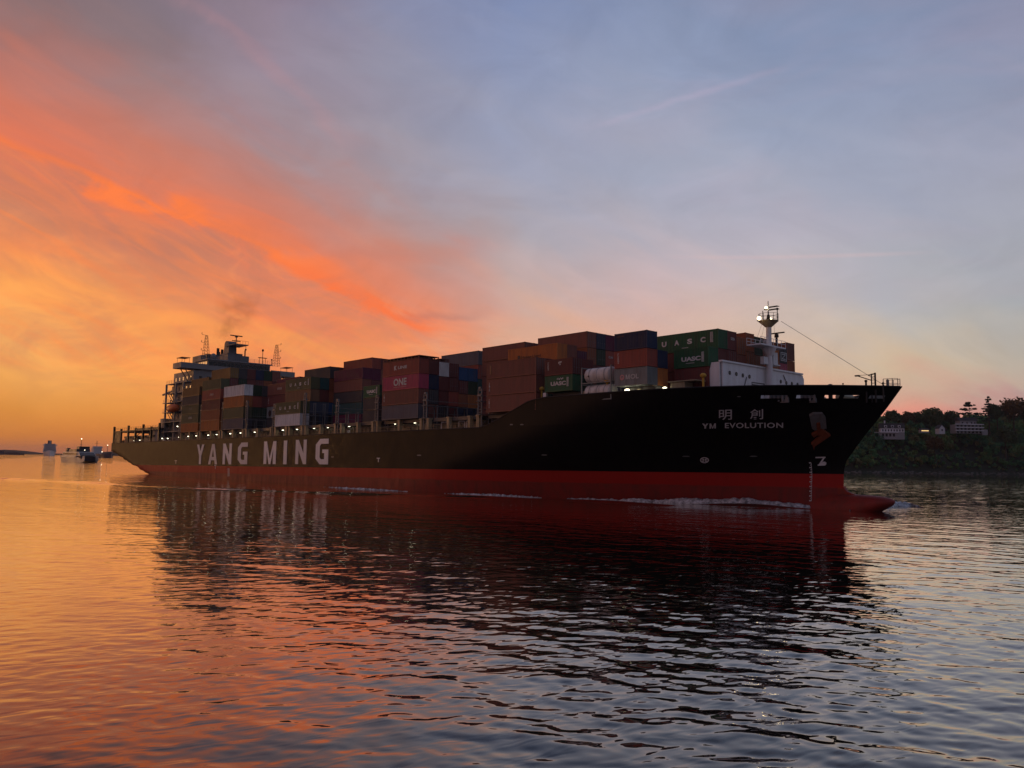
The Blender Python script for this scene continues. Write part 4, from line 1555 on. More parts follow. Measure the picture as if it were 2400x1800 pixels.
for (u_, top, tall) in [(-109.6, 17.6, 19.6), (-125.5, 17.6, 19.6), (-141.9, 17.6, 20.0), (-157.2, 17.6, 20.0), (-171.5, 20.3, 22.2), (-186.4, 17.6, 20.4), (-201.5, 17.6, 22.0), (-215.9, 20.3, 22.2), (-230.2, 20.3, 22.2), (-245.2, 17.6, 18.0)]:
    lashing_bridge(u_, top, tall)
c = part('stern_lashing_frame', 'dark_steel')
for i, u_ in enumerate([-304.6, -297.3, -290.2, -283.2, -276.2, -269.0, -262.1]):
    hgt = 18.5 if i % 2 == 0 else 17.6
    for v_ in (0.45, 12.5, 24.5, 36.8):
        c.box(u_ - 0.30, u_ + 0.30, v_ - 0.3, v_ + 0.3, 12.6, hgt)
    c.box(u_ - 0.25, u_ + 0.25, 0.45, 36.8, 16.5, 16.9)
for v_ in (0.45, 36.8):
    c.box(-304.6, -283.2, v_ - 0.2, v_ + 0.2, 16.5, 16.9)
    c.box(-283.2, -262.1, v_ - 0.2, v_ + 0.2, 16.5, 17.3)
    c.box(-304.3, -297.6, v_ - 0.05, v_ + 0.05, 12.7, 16.5)
    c.t((-283, v_, 14.5), (-277, v_, 16.5), 0.12, 5)
    for w_ in (17.5, 17.9):
        c.t((-304.6, v_, w_), (-262, v_, w_), 0.04, 4)
for u_ in np.arange(-303, -262, 2.2):
    c.t((u_, 0.45, 16.9), (u_, 0.45, 17.9), 0.035, 4)
c.done()
c = part('mooring_deckhouse', 'lashing_grey')
c.box(-296, -284.5, 1.4, 36, 12.56, 14.6)
c.box(-281, -272.5, 1.4, 36, 12.56, 14.6)
c.done()

# ---------------- accommodation block and bridge
ac = part('accommodation_block', 'house_paint')
ac.box(-262.5, -247.0, 4.2, 33.1, 12.56, 34.2)
ac.done()
for k, w_ in enumerate((15.6, 18.6, 21.6, 24.6, 27.6, 30.6)):
    c = part('side_deck', 'house_paint')
    c.box(-263.8, -247.6, 1.6 if k < 4 else 2.4, 4.19, w_, w_ + 0.18)
    c.box(-263.8, -247.6, 33.11, 35.7, w_, w_ + 0.18)
    for uu in np.arange(-263.6, -247.6, 2.0):
        c.t((uu, 1.75 if k < 4 else 2.5, w_ + 0.18), (uu, 1.75 if k < 4 else 2.5, w_ + 1.2), 0.04, 4)
    for dz in (0.5, 0.85, 1.2):
        c.t((-263.7, 1.75 if k < 4 else 2.5, w_ + dz), (-247.7, 1.75 if k < 4 else 2.5, w_ + dz), 0.03, 4)
    c.done()
    for j in range(5):
        c = part('cabin_window', 'glass')
        uu = -260.8 + j * 2.9
        c.box(uu, uu + 0.8, 4.14, 4.30, w_ + 1.0, w_ + 2.0)
        c.done()
for w_ in (28.6, 31.6):
    for v_ in np.arange(6, 32, 2.4):
        c = part('cabin_window', 'glass')
        c.box(-247.06, -246.9, v_, v_ + 0.8, w_, w_ + 0.95)
        c.done()
for (uu, vv) in ((-262.8, 2.2), (-255, 2.2), (-249, 2.2)):
    c = part('side_column', 'house_paint')
    c.box(uu - 0.25, uu + 0.25, vv - 0.25, vv + 0.25, 12.56, 30.6)
    c.done()
c = part('stair', 'lashing_grey')
for k, w_ in enumerate((12.6, 15.7, 18.7, 21.7, 24.7)):
    a, b_ = (-262.0, -258.0) if k % 2 else (-258.0, -262.0)
    c.t((a, 2.6, w_), (b_, 2.6, w_ + 2.9), 0.12, 5)
    c.t((a, 3.4, w_), (b_, 3.4, w_ + 2.9), 0.12, 5)
    c.t((a, 2.6, w_ + 1), (b_, 2.6, w_ + 3.9), 0.04, 4)
c.done()
# navigating bridge with its wings
c = part('bridge_deck', 'house_paint')
c.box(-252.4, -246.1, -0.05, 37.35, 34.60, 34.95)
c.box(-256.5, -247.2, 6.6, 30.7, 34.21, 34.59)
c.done()
for (a, b_, ve) in ((-0.05, 8.4, -0.05), (28.9, 37.35, 37.1)):
    c = part('bridge_wing', 'house_paint')
    c.box(-246.35, -246.1, a, b_, 34.96, 36.25)
    c.box(-252.4, -252.15, a, b_, 34.96, 36.25)
    c.box(-252.14, -246.36, ve, ve + 0.25, 34.96, 36.25)
    c.done()
wh = part('wheelhouse', 'house_paint')
wh.box(-256.3, -246.9, 8.41, 28.89, 34.96, 37.75)
wh.box(-256.8, -246.2, 7.9, 29.4, 37.76, 38.10)
wo_ = wh.done()
for v_ in np.arange(8.7, 28.5, 1.42):
    c = SB()
    c.box(-246.93, -246.78, v_, v_ + 1.24, 36.15, 37.35)
    c.build('window', 'glass', wo_)
for k in range(5):
    c = SB()
    c.box(-255.5 + k * 1.7, -254.1 + k * 1.7, 8.30, 8.44, 36.15, 37.3)
    c.build('window', 'glass', wo_)
for sgn, vv in ((1, 1.6), (-1, 35.7)):
    c = part('wing_strut', 'lashing_buff')
    for uu in (-247.4, -250.6):
        c.t((uu, vv, 34.6), (uu, vv + sgn * 2.7, 30.6), 0.16, 6)
    c.done()
    c = part('wing_canopy', 'dark_steel')
    c.box(-250.9, -246.6, vv - 1.3, vv + 1.3, 37.75, 37.87)
    for uu in (-250.6, -246.9):
        for dv in (-1.1, 1.1):
            c.t((uu, vv + dv, 36.2), (uu, vv + dv, 37.75), 0.05, 4)
    c.done()
# monkey island: rails, lattice aerial masts, main radar mast
c = part('monkey_island_rail', 'lashing_grey')
for v_ in np.arange(8.2, 29.3, 1.5):
    c.t((-246.4, v_, 38.1), (-246.4, v_, 39.2), 0.035, 4)
for w_ in (38.5, 38.85, 39.2):
    c.t((-246.4, 8.2, w_), (-246.4, 29.2, w_), 0.03, 4)
c.done()


def lattice(u_, v_, h, side):
    c = part('lattice_mast', 'dark_steel')
    r0, r1 = 0.95, 0.28
    ks = 8
    cs = [(1, 1), (1, -1), (-1, -1), (-1, 1)]
    for (a, b_) in cs:
        c.t((u_ + a * r0, v_ + b_ * r0, 38.1), (u_ + a * r1, v_ + b_ * r1, 38.1 + h), 0.05, 4)
    for k in range(ks + 1):
        f = k / ks
        r_ = r0 + (r1 - r0) * f
        w_ = 38.1 + h * f
        for i in range(4):
            p, q = cs[i], cs[(i + 1) % 4]
            c.t((u_ + p[0] * r_, v_ + p[1] * r_, w_), (u_ + q[0] * r_, v_ + q[1] * r_, w_), 0.03, 4)
        if k < ks:
            r2 = r0 + (r1 - r0) * (k + 1) / ks
            w2 = 38.1 + h * (k + 1) / ks
            for i in range(4):
                p, q = cs[i], cs[(i + 1) % 4]
                c.t((u_ + p[0] * r_, v_ + p[1] * r_, w_), (u_ + q[0] * r2, v_ + q[1] * r2, w2), 0.025, 4)
    for f in (0.35, 0.68, 1.0):
        w_ = 38.1 + h * f
        c.t((u_, v_, w_), (u_, v_ + side * 1.5, w_ + 0.2), 0.05, 4)
        c.t((u_, v_ + side * 1.5, w_ + 0.2), (u_, v_ + side * 1.5, w_ + 0.8), 0.08, 5)
    c.done()


lattice(-250.2, 9.0, 7.6, -1)
lattice(-249.0, 32.0, 7.0, 1)
c = part('aerial_mast', 'dark_steel')
c.t((-249.8, 27.6, 38.1), (-249.8, 27.6, 42.6), 0.10, 6)
c.b((-249.8, 27.6, 42.9), 0.35, 0.35, 0.45)
for dv in (-1.0, 1.0):
    c.t((-249.8, 27.6 + dv, 38.1), (-249.8, 27.6 + dv, 40.4), 0.07, 4)
c.box(-250.3, -249.3, 26.2, 29.0, 40.35, 40.5)
c.t((-248.2, 30.0, 38.1), (-248.2, 30.0, 39.7), 0.07, 4)
c.b((-248.2, 30.0, 39.9), 0.28, 0.28, 0.28)
c.done()
c = part('radar_mast', 'funnel_grey')
c.box(-258.0, -249.0, 15.6, 22.6, 38.1, 40.3)
c.box(-257.0, -251.2, 16.4, 21.4, 40.3, 41.2)
c.prism([(-256.6 + U0, 41.2), (-252.6 + U0, 41.2), (-253.0 + U0, 44.6), (-253.8 + U0, 45.3), (-255.2 + U0, 45.4), (-256.0 + U0, 44.8)], 1, 17.4 - HB, 20.0 - HB)
c.box(-254.6, -247.6, 17.0, 21.6, 43.6, 43.85)
ro = c.done()
c = SB()
c.t((-250.2, 18.6, 43.85), (-250.2, 18.6, 46.2), 0.16, 6)
c.t((-252.4, 19.6, 43.85), (-252.4, 19.6, 45.2), 0.14, 6)
c.box(-250.5, -249.9, 18.2, 19.0, 46.2, 46.5)
c.build('radar_post', 'dark_steel', ro)
c = SB()
c.box(-250.35, -250.05, 16.6, 20.6, 46.55, 46.85)
c.build('radar_scanner', 'dark_steel', ro)
c = SB()
c.box(-252.5, -252.25, 18.2, 21.0, 45.25, 45.5)
c.build('radar_scanner', 'dark_steel', ro)
c = SB()
for vv in np.arange(17.0, 21.7, 0.9):
    c.t((-247.7, vv, 43.85), (-247.7, vv, 44.9), 0.04, 4)
c.t((-247.7, 17.0, 44.9), (-247.7, 21.6, 44.9), 0.04, 4)
c.t((-248.2, 21.0, 43.6), (-248.2, 21.0, 42.5), 0.08, 4)
c.b((-248.2, 21.0, 42.3), 0.3, 0.3, 0.3)
c.t((-250.8, 22.0, 40.3), (-250.8, 22.0, 42.4), 0.22, 6)
c.build('platform_rail', 'dark_steel', ro)
c = part('satellite_dome', 'house_paint')
c.b((-252.0, 12.2, 39.6), 0.9, 0.9, 1.0, 12, 8)
c.t((-252.0, 12.2, 38.1), (-252.0, 12.2, 38.9), 0.3, 8)
c.done()
c = part('compass_house', 'house_paint')
c.box(-254.8, -253.0, 8.6, 10.2, 38.1, 39.8)
c.done()
c = part('funnel', 'funnel_grey')
c.box(-272.0, -260.4, 13.6, 23.0, 30.0, 41.4)
c.done()
c = part('exhaust_pipe', 'dark_steel')
for du, dv, h in ((-0.8, 0, 43.7), (-1.9, 0.5, 43.3), (-1.2, 1.6, 43.5), (-2.8, 1.2, 42.8)):
    c.t((-260.6 + du, 17.6 + dv, 41.4), (-260.6 + du, 17.6 + dv, h), 0.45, 10)
c.done()
# lifeboat in its davit and aft crane
lb = MB()
n = 14
for i, (x, r_) in enumerate([(-3.6, 0.25), (-3.2, 0.85), (-2.2, 1.25), (0, 1.38), (2.2, 1.25), (3.2, 0.85), (3.6, 0.25)]):
    for j in range(n):
        a = 2 * math.pi * j / n
        lb.v.append((x, r_ * math.cos(a), r_ * (1.0 if math.sin(a) > 0 else 0.85) * math.sin(a)))
for i in range(6):
    for j in range(n):
        a, b_ = i * n + j, i * n + (j + 1) % n
        lb.f.append((a, b_, b_ + n, a + n))
lb.f += [tuple(range(n)), tuple(range(6 * n, 7 * n))]
o = lb.build('lifeboat', 'lifeboat', ship, smooth=True)
o.location = L(-253.0, 0.9, 22.6)
c = SB()
for du in (-2.6, 2.6):
    c.path([L(-253.0 + du, 3.6, 20.2), L(-253.0 + du, 2.6, 24.6), L(-253.0 + du, 0.9, 25.2), L(-253.0 + du, 0.9, 24.0)], 0.16, 6)
c.build('davit', 'house_paint', ship)
c = part('provision_crane', 'lashing_buff')
c.t((-262.5, 5.2, 15), (-262.5, 5.2, 29.0), 0.55, 10)
c.box(-263.6, -261.4, 4.2, 6.2, 28.2, 30.2)
c.t((-262.5, 5.2, 29.3), (-273.8, 5.2, 28.2), 0.32, 6)
c.t((-260.0, 5.2, 30.2), (-260.0, 5.2, 31.4), 0.2, 6)
c.box(-260.7, -259.3, 4.8, 5.6, 31.3, 31.6)
c.done()
c = part('aft_deckhouse', 'house_paint')
c.box(-271.0, -263.9, 1.2, 12.0, 12.56, 17.0)
c.box(-266.0, -263.9, 2.0, 12.0, 17.0, 20.0)
c.done()
for (u_, w_, m_) in ((-250.2, 17.1, 'lamp_white'), (-262.0, 13.7, 'lamp_white'), (-257.5, 13.6, 'lamp_white')):
    c = part('deck_lamp', 'steel')
    c.box(u_ - 0.3, u_ + 0.3, 1.2, 1.7, w_ + 0.12, w_ + 0.24)
    o = c.done()
    e = SB()
    e.b((u_, 1.4, w_), 0.24, 0.2, 0.12)
    e.build('lens', m_, o)

# ---------------- forecastle: breakwater, foremast, anchor gear
UB = -64.6
bw = SB()
bw.prism([(7.0 - HB, 15.05), (30.6 - HB, 15.05), (30.6 - HB, 20.55), (29.9 - HB, 21.15), (7.0 - HB, 21.15)], 0, UB - 0.25 + U0, UB + U0)
bw.box(UB - 0.40, UB + 0.22, 6.6, 30.0, 21.16, 21.40)
for v_, dv in ((6.6, 0.24), (30.62, 0.2)):
    bw.prism([(UB - 3.4 + U0, 15.05), (UB - 0.26 + U0, 15.05), (UB - 0.26 + U0, 21.15), (UB - 1.6 + U0, 21.15)], 1, v_ - HB, v_ + dv - HB)
bwo = bw.build('breakwater', 'white', ship)
for (px, py) in [(1710, 873.8), (1725.6, 876.5), (1740.8, 879.7), (1756.3, 882.7), (1829.8, 894.4), (1842.8, 897.6), (1855.8, 899.3), (1868.9, 901.4)]:
    vv, ww = on_u(px, py, UB)
    c = SB()
    c.t((UB - 0.05, vv, ww), (UB + 0.06, vv, ww), 0.30, 14)
    po = c.build('porthole', 'dark_steel', bwo)
    c = SB()
    c.t((UB + 0.061, vv, ww), (UB + 0.075, vv, ww), 0.22, 14)
    c.build('pane', 'glass', po)
c = SB()
v0_, w0_ = on_u(1762, 895, UB)
v1_, w1_ = on_u(1791, 912, UB)
for ww in (w0_, w0_ - 0.32):
    c.box(UB + 0.002, UB + 0.06, v0_, v1_, ww - 0.13, ww)
for vv in (v0_, v1_):
    c.box(UB + 0.003, UB + 0.05, vv - 0.06, vv + 0.06, 17.0, w0_)
c.build('hatch_frame', 'steel', bwo)
c = SB()
for (xa, ya, xb, yb) in ((1749, 884, 1742, 912), (1835, 879, 1841, 893)):
    a, b_ = on_u(xa, ya, UB), on_u(xb, yb, UB)
    c.t((UB + 0.08, a[0], a[1]), (UB + 0.08, b_[0], b_[1]), 0.07, 4)
c.build('brace', 'lashing_grey', bwo)
# foremast
UM, VM = -63.9, 18.65
m_ = part('foremast', 'white', smooth=False)
m_.t((UM, VM, 15.05), (UM, VM, 27.6), 0.56, 14, 0.38)
m_.t((UM, VM, 29.0), (UM, VM, 31.5), 0.14, 8, 0.08)
mo = m_.done()
c = SB()
c.t((UM, VM, 27.45), (UM, VM, 28.35), 0.42, 12, 1.45)
c.t((UM, VM, 28.351), (UM, VM, 28.45), 1.5, 12)
c.build('crows_nest', 'lashing_buff', mo)
c = SB()
for k in range(12):
    a, b_ = 2 * math.pi * k / 12, 2 * math.pi * (k + 1) / 12
    c.t((UM + 1.45 * math.cos(a), VM + 1.45 * math.sin(a), 28.45), (UM + 1.45 * math.cos(a), VM + 1.45 * math.sin(a), 29.5), 0.03, 4)
    for w_ in (29.0, 29.5):
        c.t((UM + 1.45 * math.cos(a), VM + 1.45 * math.sin(a), w_), (UM + 1.45 * math.cos(b_), VM + 1.45 * math.sin(b_), w_), 0.03, 4)
c.t((UM, VM - 1.6, 28.45), (UM, VM - 1.6, 29.8), 0.06, 4)
c.t((UM + 1.0, VM + 0.9, 28.45), (UM + 1.0, VM + 0.9, 30.2), 0.07, 5)
c.b((UM + 1.0, VM + 0.9, 30.3), 0.2, 0.2, 0.2)
c.t((UM, VM, 28.45), (UM, VM, 29.4), 0.35, 8, 0.2)
c.box(UM - 0.3, UM + 1.4, VM + 0.1, VM + 0.9, 30.2, 30.26)
c.box(UM - 0.3, UM + 1.4, VM + 0.1, VM + 0.9, 30.62, 30.68)
c.build('mast_rail', 'dark_steel', mo)
for (px, py, r_) in ((1779, 746, 0.28), (1806, 748, 0.20), (1795.5, 721, 0.20)):
    c = SB()
    vv, ww = on_u(px, py, UM)
    c.box(UM - 0.25, UM + 0.1, vv - 0.2, vv + 0.2, ww - r_ - 0.16, ww - r_ - 0.02)
    so = c.build('mast_lamp', 'dark_steel', mo)
    c = SB()
    c.b((UM, vv, ww), r_, r_, r_, 10, 6)
    c.build('lens', 'lamp_warm', so)
c = SB()
va, wa = on_u(1768, 808, UM)
vb, wb = on_u(1826, 804, UM)
c.box(UM - 1.3, UM + 1.1, va, vb, 24.3, 24.5)
for w_ in (25.0, 25.5):
    for du in (-1.25, 1.05):
        c.t((UM + du, va, w_), (UM + du, vb, w_), 0.035, 4)
for vv in np.linspace(va, vb, 7):
    for du in (-1.25, 1.05):
        c.t((UM + du, vv, 24.5), (UM + du, vv, 25.5), 0.035, 4)
c.t((UM, VM, 23.1), (UM, VM, 24.3), 0.5, 10, 1.2)
c.build('mast_platform', 'white', mo)
c = SB()
vr, wr = on_u(1820, 786, UM)
c.t((UM, vr, 24.5), (UM, vr, wr - 0.3), 0.18, 8)
c.t((UM, vr, wr - 0.3), (UM, vr, wr + 0.2), 0.35, 8, 0.3)
c.box(UM - 1.3, UM + 1.3, vr - 0.12, vr + 0.12, wr + 0.25, wr + 0.42)
c.build('radar_scanner', 'dark_steel', mo)
c = SB()
v2, w2 = on_u(1814, 842, UM)
c.box(UM - 0.7, UM + 0.5, VM + 0.5, v2 + 1.0, w2 - 1.0, w2 - 0.85)
c.box(UM - 0.4, UM + 0.3, VM + 0.7, v2 + 0.6, w2 - 0.85, w2 + 1.0)
c.box(UM - 0.4, UM + 0.2, VM - 1.9, VM - 0.7, w2 - 1.0, w2 + 0.1)
c.build('mast_locker', 'white', mo)
c = SB()
for dv in (-1.6, -0.9, 0.9, 1.6):
    c.t((UM, VM + dv, 28.3), (UM - 0.6, VM + dv * 1.9, 24.5), 0.02, 3)
c.t((UM + 1.4, VM + 1.2, 28.4), (-46.6, VM, 17.3), 0.035, 4)
c.build('stay', 'lashing_grey', mo)
# rails, davit and fittings on the bow
c = part('jackstaff_rail', 'lashing_grey')
for (uu) in (-46.6, -46.0, -45.4, -44.9):
    for dv in (-0.9, 0.9):
        c.t((uu, 18.65 + dv * (0.4 if uu > -45.2 else 1), 17.15), (uu, 18.65 + dv * (0.4 if uu > -45.2 else 1), 18.25), 0.05, 4)
for w_ in (17.6, 18.25):
    for dv in (-0.9, 0.9):
        c.path([L(-46.6, 18.65 + dv, w_), L(-45.4, 18.65 + dv, w_), L(-44.9, 18.65 + dv * 0.4, w_)], 0.04, 4)
c.box(-46.4, -46.15, 18.2, 18.5, 17.15, 18.2)
c.done()
c = part('bow_davit', 'dark_steel')
c.t((-47.0, 16.2, 15.0), (-47.0, 16.2, 19.0), 0.13, 6)
c.t((-47.5, 16.2, 15.0), (-47.5, 16.2, 18.9), 0.09, 6)
for w_ in np.arange(17.2, 18.9, 0.42):
    c.t((-47.5, 16.2, w_), (-47.0, 16.2, w_), 0.05, 4)
c.t((-47.0, 16.2, 18.9), (-47.9, 16.2, 18.7), 0.08, 5)
c.t((-47.5, 16.2, 18.0), (-49.4, 16.2, 18.75), 0.07, 5)
c.t((-47.5, 16.2, 18.8), (-49.4, 16.2, 18.8), 0.04, 4)
c.box(-49.7, -49.1, 16.0, 16.4, 18.68, 18.85)
c.done()
for (px, h, r_) in ((2030, 0.75, 0.22), (2070, 0.3, 0.18), (1976, 0.6, 0.12), (1946, 0.3, 0.5)):
    uu, ww = on_v(px, 908, 15.5)
    c = part('mushroom_vent', 'dark_steel')
    c.t((uu, 15.5, 15.0), (uu, 15.5, 17.15 + h), r_ * 0.6, 8)
    c.b((uu, 15.5, 17.15 + h), r_, r_, r_ * 0.8, 8, 5)
    c.done()
for (a, b_) in ((-58.6, -55.8), (-55.2, -53.0)):
    c = part('roller_fairlead', 'lashing_grey')
    yy = HB - float(half(0.5 * (a + b_), 15.7)) + 0.8
    c.box(a, b_, yy, yy + 0.3, 15.02, 16.2)
    for k in range(4):
        uu = a + 0.3 + k * 0.6
        c.t((uu, yy - 0.2, 15.2), (uu, yy - 0.2, 16.1), 0.16, 8)
    c.done()
# windlasses and gear behind the bow bulwark, seen through the fairleads
for (a, b_) in ((-60, -57), (-55, -52.5), (-51, -49.2)):
    c = part('windlass', 'cream')
    c.t((a, 14.0, 15.8), (a, 17.5, 15.8), 0.55, 12)
    c.box(a - 0.3, b_, 16.0, 17.2, 15.02, 15.7)
    c.done()
# deck lamps and gear peeping over the bulwark
for (px, py, v_, m2, r_) in ((1263, 928, 1.2, 'lamp_green', 0.20), (1428, 914.5, 1.4, 'lamp_white', 0.26), (1470, 917, 1.6, 'lamp_white', 0.34), (1497, 919.5, 1.6, 'lamp_white', 0.38), (1534, 909.5, 3.2, 'lamp_white', 0.30), (1558, 912, 3.4, 'lamp_white', 0.28)):
    uu, ww = on_v(px, py - 2.5, v_)
    c = part('deck_lamp', 'cream')
    c.t((uu, v_ + 0.35, 15.0), (uu, v_ + 0.35, ww + 0.4), 0.09, 6)
    c.box(uu - 0.25, uu + 0.25, v_ - 0.1, v_ + 0.4, ww + r_ * 0.6, ww + r_ * 0.6 + 0.12)
    o = c.done()
    e = SB()
    e.b((uu, v_, ww), r_ * 1.2, r_, r_ * 0.55, 10, 6)
    e.build('lens', m2, o)
uu, ww = on_v(1277, 928, 0.8)
c = part('side_light_screen', 'black_box')
c.box(uu - 2.2, uu - 2.1, 0.6, 1.6, ww - 0.9, ww + 0.7)
c.box(uu - 2.2, uu - 0.5, 1.55, 1.65, ww - 0.9, ww + 0.7)
c.done()
c = part('pilot_station', 'white')
c.box(uu - 0.35, uu + 0.35, 0.7, 1.1, 15.0, ww + 0.5)
c.done()
for (px, py, v_) in ((1270, 911, 0.9), (1423, 893, 1.0), (1648, 880, 4.5)):
    uu, ww = on_v(px, py, v_)
    c = part('ventilator_cowl', 'yellow')
    c.t((uu, v_, 15.0), (uu, v_, ww - 0.3), 0.16, 8)
    c.b((uu, v_, ww), 0.48, 0.42, 0.36, 10, 6)
    c.done()
c = part('deck_store', 'cream')
c.box(-86.8, -85.4, 2.0, 4.0, 15.0, 17.9)
c.done()
c = part('deck_store', 'cream')
c.box(-71.5, -69.0, 4.0, 6.0, 15.0, 18.4)
c.box(-71.9, -67.0, 3.7, 6.3, 18.41, 18.55)
c.done()
# anchor pocket, anchor and rust
def shell_patch(name, mat, pts, out, thick, parent=None):
    uw = [on_hull(*q) for q in pts]
    A = [side_xyz(np.array([q[0]]), np.array([q[1]]), out) for q in uw]
    B = [side_xyz(np.array([q[0]]), np.array([q[1]]), out + thick) for q in uw]
    mb = MB()
    n = len(pts)
    mb.v = [(float(a[0][0]), float(a[1][0]), float(a[2][0])) for a in A + B]
    mb.f = [tuple(range(n)), tuple(range(2 * n - 1, n - 1, -1))] + [(i, (i + 1) % n, n + (i + 1) % n, n + i) for i in range(n)]
    return mb.build(name, mat, parent or ship)


shell_patch('anchor_bolster', 'lashing_grey', [(1896, 970), (1906, 965), (1926, 965), (1934, 975), (1936, 1000), (1908, 1004), (1902, 1000)], 0.05, 0.5)
an = shell_patch('anchor', 'rust', [(1901, 1012), (1925, 999), (1945, 1014), (1908, 1040), (1900, 1034), (1921, 1016), (1916, 1011), (1906, 1018)], 0.3, 0.55)
shell_patch('shank', 'rust', [(1912, 985), (1920, 984), (1924, 1012), (1915, 1014)], 0.56, 0.25, an)
shell_patch('rust_run', 'rust', [(1903, 1040), (1911, 1040), (1908, 1056)], 0.015, 0.01)

# ------------------------------------------------------------------ funnel smoke
def smoke():
    m = bpy.data.materials.new('smoke')
    m.use_nodes = True
    t = m.node_tree
    t.nodes.clear()
    n = NT(t)
    out = n.node('ShaderNodeOutputMaterial')
    v = n.node('ShaderNodeVolumePrincipled')
    v.inputs['Color'].default_value = (0.16, 0.12, 0.10, 1)
    tcn = n.node('ShaderNodeTexCoord')
    x, y, z = n.sep(tcn.outputs['Generated'])
    dx = n.m('SUBTRACT', x, n.m('ADD', 0.28, n.m('MULTIPLY', n.m('POWER', z, 0.8), 0.36)))
    dy = n.m('SUBTRACT', y, 0.5)
    wd = n.m('ADD', 0.10, n.m('MULTIPLY', z, 0.42))
    rad = n.m('DIVIDE', n.m('SQRT', n.m('ADD', n.m('MULTIPLY', dx, dx), n.m('MULTIPLY', dy, dy))), wd)
    nz = n.noise(tcn.outputs['Object'], 0.22, 5.0, 0.6, 0.5)
    body = n.m('MULTIPLY', n.ss(rad, 1.0, 0.2), n.mapr(nz, 0.42, 0.66))
    prof = n.m('MULTIPLY', n.ss(z, 0.0, 0.06), n.ss(z, 1.0, 0.45))
    n.link(n.m('MULTIPLY', n.m('MULTIPLY', body, prof), 0.09), v.inputs['Density'])
    n.link(v.outputs[0], out.inputs['Volume'])
    mb = MB().box(-14, 14, -10, 10, 0, 26)
    me = mb.mesh('funnel_smoke')
    me.materials.append(m)
    o = link('funnel_smoke', me, None, kind='stuff', label='thin dark smoke drifting up from the ship funnel', category='smoke')
    o.matrix_world = Matrix.Translation(SHIP @ Vector(L(-258.0, 22.5, 42.6))) @ Matrix.Rotation(0.25, 4, 'Z')


smoke()

# ------------------------------------------------------------------ bow wave and foam
def foam_mat():
    m, n, b, out = new_mat('foam')
    geo = n.node('ShaderNodeNewGeometry')
    nz = n.noise(geo.outputs['Position'], 1.6, 6.0, 0.65)
    n2 = n.noise(geo.outputs['Position'], 6.0, 3.0, 0.6)
    col = n.mix(n.mapr(nz, 0.38, 0.62), (0.14, 0.14, 0.15), (0.70, 0.71, 0.74))
    n.link(col, b.inputs['Base Color'])
    b.inputs['Roughness'].default_value = 0.6
    bp = n.node('ShaderNodeBump')
    bp.inputs['Strength'].default_value = 0.7
    bp.inputs['Distance'].default_value = 0.12
    n.link(n.m('ADD', nz, n.m('MULTIPLY', n2, 0.4)), bp.inputs['Height'])
    n.link(bp.outputs[0], b.inputs['Normal'])
    return m


foam_mat()


def ship_w0(u):
    return -u * math.tan(TRIM)          # local height of the still water line


def foam_ridge(name, upts, lab, seed=0, bottom=-0.15):
    """a breaking crest: (u, offset from the side, half width, crest height) along the ship's side"""
    rng = np.random.default_rng(seed)
    mb = MB()
    K = 9
    upts = sorted(upts)
    us = np.array([p[0] for p in upts])
    N = 90
    uu = np.linspace(us[0], us[-1], N)
    of = np.interp(uu, us, [p[1] for p in upts])
    wd = np.interp(uu, us, [p[2] for p in upts])
    ht = np.interp(uu, us, [p[3] for p in upts])
    jit = np.convolve(rng.normal(0, 1, N + 8), np.ones(5) / 5, 'same')[4:-4]
    for i in range(N):
        w0 = ship_w0(uu[i])
        h = float(half(uu[i], w0))
        for k in range(K):
            f = k / (K - 1) * 2 - 1
            prof = max(0.0, 1 - f * f) ** 0.8
            y = -(h + of[i] + f * wd[i] * (1 + 0.15 * jit[i]))
            z = w0 + bottom + (ht[i] * (1 + 0.45 * jit[i]) - bottom) * prof + rng.normal(0, 0.07) * prof
            mb.v.append((float(uu[i]) + U0, float(y), float(z)))
    for i in range(N - 1):
        for k in range(K - 1):
            a = i * K + k
            mb.f.append((a, a + 1, a + K + 1, a + K))
    me = mb.mesh(name, smooth=True)
    me.materials.append(MATS['foam'])
    o = link(name, me, None, kind='stuff', label=lab, category='foam')
    o.matrix_world = SHIP
    return o


foam_ridge('bow_wave_foam', [(-56.5, 0.25, 0.3, 0.15), (-58.5, 0.7, 0.6, 0.55), (-61.5, 1.2, 0.8, 1.0), (-66, 1.5, 0.9, 1.15), (-71, 1.6, 0.9, 0.92), (-78, 1.8, 0.8, 0.5), (-85, 2.0, 0.6, 0.26), (-92, 2.0, 0.3, 0.1)], 'white foam of the bow wave curling along the red hull', 1)
foam_ridge('hull_side_foam', [(-97, 1.8, 0.15, 0.0), (-102, 2.0, 0.4, 0.18), (-108, 2.4, 0.4, 0.22), (-113, 2.6, 0.3, 0.08), (-118, 2.8, 0.1, -0.1)], 'short strip of foam breaking along the middle of the hull', 2)
foam_ridge('hull_side_foam', [(-126, 3.4, 0.15, 0.0), (-131, 3.9, 0.4, 0.14), (-139, 4.6, 0.4, 0.17), (-146, 5.2, 0.3, 0.08), (-152, 5.6, 0.1, -0.1)], 'foam strip breaking below the large hull letters', 3)


